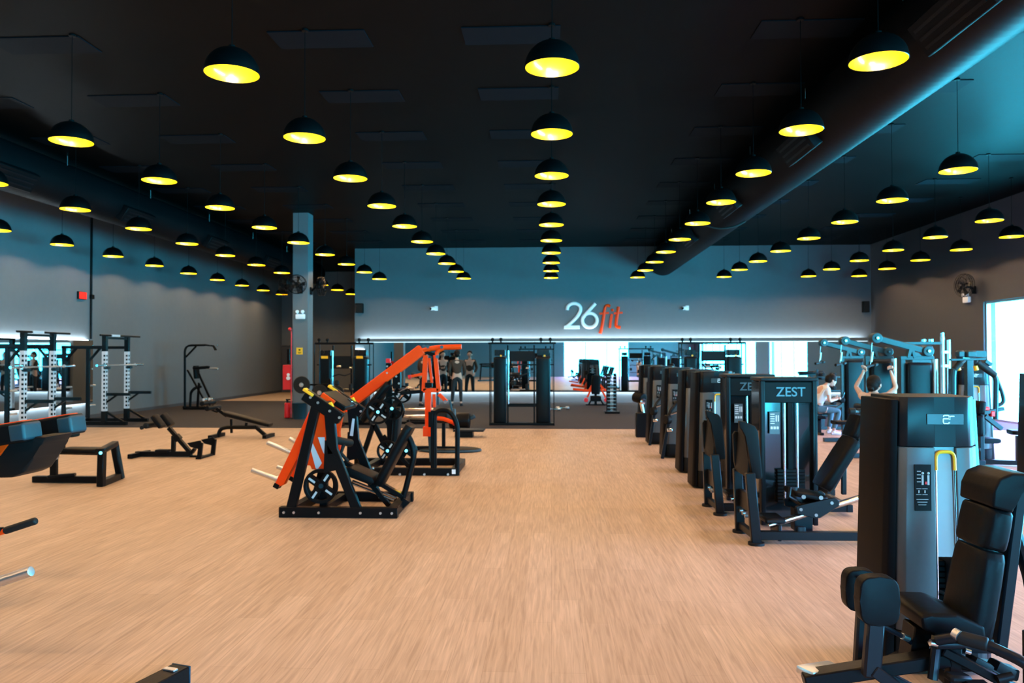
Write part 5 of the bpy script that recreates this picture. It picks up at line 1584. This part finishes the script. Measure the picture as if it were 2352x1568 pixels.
# ------------------------------------------------------------------ stations on the right
M_tealm = mat('teal_grey_powder_coat', (.012, .035, .045), .38, .1, spec=.4, noise=.08, nscale=40)
def pulley_station(lab, loc, arm_dx=.45, H=1.92, s=1.0):
    """weight column with a sloping pulley beam reaching left over the seat"""
    t = thing('pulldown_station', lab, 'gym machine', loc)
    MB().box((.25, .12, .78), (.38, .26, 1.50), bev=.05, seg=3).done('column_shroud', M_gloss2, t)
    f = MB()
    f.cyl((.49, .05, 0), (.49, .05, 1.58), .045, n=16)
    f.done('round_post', M_steel, t)
    f = MB()
    f.bar((.02, .12, 0), (.02, .12, 1.62), .07, .07, side=(1, 0, 0)).bar((-.8, .12, .04), (.55, .12, .04), .09, .07).bar((-.02, .12, 1.60), (.5, .12, 1.60), .08, .06)
    f.bar((.10, .12, 1.60), (.14, .12, 1.76), .10, .05, side=(0, 1, 0)).bar((.20, .12, 1.60), (.16, .12, 1.76), .10, .05, side=(0, 1, 0))
    f.bar((-arm_dx, .12, H), (.42, .12, H-.22), .10, .10, side=(0, 1, 0), bev=.01)
    f.bar((-.42, .12, .04), (-.42, .12, .33), .07, .07, side=(1, 0, 0)).bar((-.42, .12, .30), (.02, .12, .55), .06, .06, side=(0, 1, 0))
    f.done('frame', M_tealm, t)
    for x, z in ((-arm_dx, H), (.40, H-.21)):
        MB().cyl((x, .04, z), (x, .20, z), .085, bev=.01).cyl((x, .02, z), (x, .22, z), .03).each('pulley', M_tealm, t)
        MB().cyl((x, .01, z), (x, .02, z), .02).done('bolt_head', M_chrome, t)
    MB().cyl((-arm_dx-.05, .12, H-.05), (-arm_dx-.08, .12, H-.42), .004, n=6).cyl((-arm_dx-.05, .12, H-.22), (-arm_dx-.07, .12, H-.38), .018).done('cable', M_steel, t)
    MB().cyl((-arm_dx-.20, .02, H-.46), (-arm_dx+.06, .22, H-.42), .018).cyl((-arm_dx-.2, .02, H-.46), (-arm_dx-.12, .08, H-.45), .028).cyl((-arm_dx+.06, .22, H-.42), (-arm_dx-.0, .17, H-.43), .028).done('pull_handle', M_rubb, t)
    pad_between((-.62, .12, .37), (-.25, .12, .37), .34, .07, 'seat_pad', t)
    MB().cyl((-.08, -.15, .66), (-.08, .39, .66), .06, bev=.02).done('thigh_roller', M_vinyl, t)
    return t
a_ = at(2058, 815, 12.3)
ps = pulley_station('teal pulldown station pulled by the person with raised arms', (4.95+.58, 12.25, 0), .40, 1.92)
ps.location = (at(2078, 900, 12.75).x, 12.75, 0)
for k in kids(ps): pass
pt = tree(ps)
ps['group'] = 'pulldown stations'
dup(ps, (at(2000, 900, 15.0).x, 15.1, 0), label='teal pulldown station with chrome post, middle of the three pulldown stations', group='pulldown stations', t=pt)
dup(ps, (at(1938, 900, 17.6).x, 17.6, 0), label='teal pulldown station with hanging handle, behind the seated person in white', group='pulldown stations', t=pt)

# second row of grey towers beside the window
for (X_, Y_, lab) in ((5.30, 9.0, 'grey weight tower machine cut off by the right edge of the picture'), (6.15, 12.35, 'pale lit weight tower machine with black seat behind the foreground hip machine')):
    dup(rm, (X_, Y_, 0), rotz=-.22, label=lab, group='grey towered machines by the window', t=tt)
bs = thing('black_back_pad_machine', 'slim teal post with black back pads beside the pale tower', 'gym machine', (at(2253, 1085, 9.8).x, 10.1, 0), absolute=True)
q = lambda u, v: at(u, v, 10.1)
pad_between(q(2240, 1000), q(2240, 952), .26, .12, 'back_pad', bs, side=(1, 0, 0) if False else (0, 1, 0))
pad_between(q(2242, 950), q(2246, 920), .26, .12, 'head_pad', bs)
b0 = q(2254, 1082)
MB().bar(V(b0.x, 10.1, 0), q(2253, 925), .05, .06, side=(1, 0, 0)).bar((b0.x-.3, 10.1, .04), (b0.x+.2, 10.1, .04), .08, .07).bar((b0.x, 9.8, .04), (b0.x, 10.4, .04), .08, .07).box(q(2235, 1060), (.2, .2, .06)).done('frame', M_tealm, bs)
pad_between(q(2205, 1030), q(2240, 1030), .3, .07, 'seat_pad', bs)

# butterfly machine with hanging curved arms
bf = thing('butterfly_machine', 'teal fly machine with curved hanging arms in front of the window', 'gym machine', (at(2240, 1000, 11).x, 11.2, 0), absolute=True)
q = lambda u, v: at(u, v, 11.2)
MB().tube(fillet([q(2214, 826), q(2192, 846), q(2190, 862), q(2190, 925)], .12), .035, 8).tube(fillet([q(2240, 830), q(2276, 850), q(2288, 868), q(2287, 962)], .14), .035, 8).tube(fillet([q(2288, 866), q(2303, 905), q(2306, 925), q(2285, 934)], .12), .028, 8).each('swing_arm', M_tealm, bf)
MB().tube([q(2192, 848), q(2206, 832)], .045).tube([q(2244, 832), q(2285, 862)], .045).each('black_sleeve', M_rubb, bf)
f = MB()
f.bar(q(2182, 826), q(2262, 824), .06, .03).box(q(2205, 813), (.10, .10, .10), bev=.02).box(q(2228, 813), (.14, .12, .10), bev=.02).bar(q(2226, 812), q(2262, 813), .08, .09)
f.bar(q(2262, 828), q(2276, 838), .06, .05)
b0 = q(2262, 1000)
f.bar(V(b0.x, 11.6, 0), V(b0.x, 11.6, 1.62), .09, .09, side=(1, 0, 0)).bar(V(b0.x-.3, 11.25, 1.60), V(b0.x, 11.6, 1.62), .08, .07)
f.bar(V(b0.x, 10.9, .04), V(b0.x, 11.9, .04), .09, .07).bar(V(b0.x-.4, 11.0, .04), V(b0.x+.4, 11.0, .04), .09, .07)
f.bar(q(2258, 948), q(2305, 938), .06, .05).bar(q(2262, 955), q(2300, 985), .06, .06)
f.done('frame', M_tealm, bf)
pad_between(V(b0.x-.05, 11.35, .52), V(b0.x-.02, 11.42, 1.0), .3, .08, 'back_pad', bf, side=(1, 0, 0))
pad_between(V(b0.x-.05, 11.25, .48), V(b0.x-.05, 10.95, .48), .3, .07, 'seat_pad', bf, side=(1, 0, 0))
MB().cyl(q(2199, 842), q(2203, 850), .03).cyl(q(2240, 840), q(2243, 850), .03).each('brass_pin', M_amber, bf)
MB().box(q(2262, 938), (.10, .08, .05), bev=.01).box(q(2278, 950), (.06, .08, .08), bev=.01).each('red_bracket', M_red, bf)
# slim twin posts
tp = thing('upright_rack', 'pair of slim pale teal uprights with pegs behind the butterfly machine', 'rack', (at(2172, 900, 14.5).x, 14.5, 0))
MB().cyl((-.05, 0, 0), (-.05, 0, 1.98), .035).cyl((.06, 0, 0), (.06, 0, 1.92), .03).box((0, 0, .03), (.5, .5, .05)).box((0, 0, 1.7), (.16, .05, .05)).box((0, 0, 1.45), (.16, .05, .05)).done('upright', M_steel, tp)
MB().bar((-.75, 0, 1.86), (-.05, 0, 1.86), .05, .05).box((-.45, 0, 1.55), (.4, .2, .55), bev=.03).done('side_panel', M_tealm, tp)
MB().cyl((-.05, 0, 1.98), (-.05, 0, 2.05), .03).cyl((-.38, 0, 1.89), (-.38, 0, 1.93), .04).cyl((-.25, 0, 1.89), (-.25, 0, 1.93), .04).each('chrome_cap', M_chrome, tp)
# dumbbell rack in blue clutter behind the seated person
rk = thing('storage_rack', 'blue-grey storage rack holding small dumbbells behind the seated person', 'rack', (at(1908, 900, 19).x, 18.9, .012))
f = MB()
for x in (-.35, .35): f.bar((x, 0, 0), (x, 0, 1.30), .05, .05, side=(1, 0, 0)).bar((x, -.25, .03), (x, .25, .03), .05, .05)
for z in (.45, .80, 1.12): f.bar((-.4, -.05, z), (.4, -.05, z), .18, .03)
f.done('frame', M_tealm, rk)
k = 0
for zi, z in enumerate((.465, .815, 1.135)):
    for xi, x in enumerate((-.26, 0, .26)):
        dup(d0, (rk.location.x + x, 18.85, z + .062), rotz=PI/2, label='small dumbbell on the blue-grey rack, %s shelf %s' % (('bottom', 'middle', 'top')[zi], ('left', 'centre', 'right')[xi]), group='dumbbells on the blue-grey rack', t=td)
# incline bench with arms at the mirror
ib = thing('incline_bench', 'dark blue bench with raised rests in front of the mirror at the right', 'bench', (at(1862, 900, 21).x, 21.0, .012))
MB().bar((-.5, 0, .05), (.5, 0, .05), .08, .07).bar((0, 0, .05), (.1, 0, .95), .08, .07, side=(1, 0, 0)).bar((-.3, 0, 1.12), (.35, 0, 1.14), .05, .05).bar((.1, 0, .95), (.0, 0, 1.12), .06, .06, side=(0, 1, 0)).done('frame', M_dark, ib)
pad_between((-.30, 0, 1.17), (.30, 0, 1.19), .3, .07, 'rest_pad', ib)
pad_between((-.45, 0, .5), (.0, 0, .5), .3, .07, 'seat_pad', ib)
MB().cyl((.25, -.2, 1.05), (.25, .2, 1.05), .06, bev=.02).done('roller', M_rubb, ib)
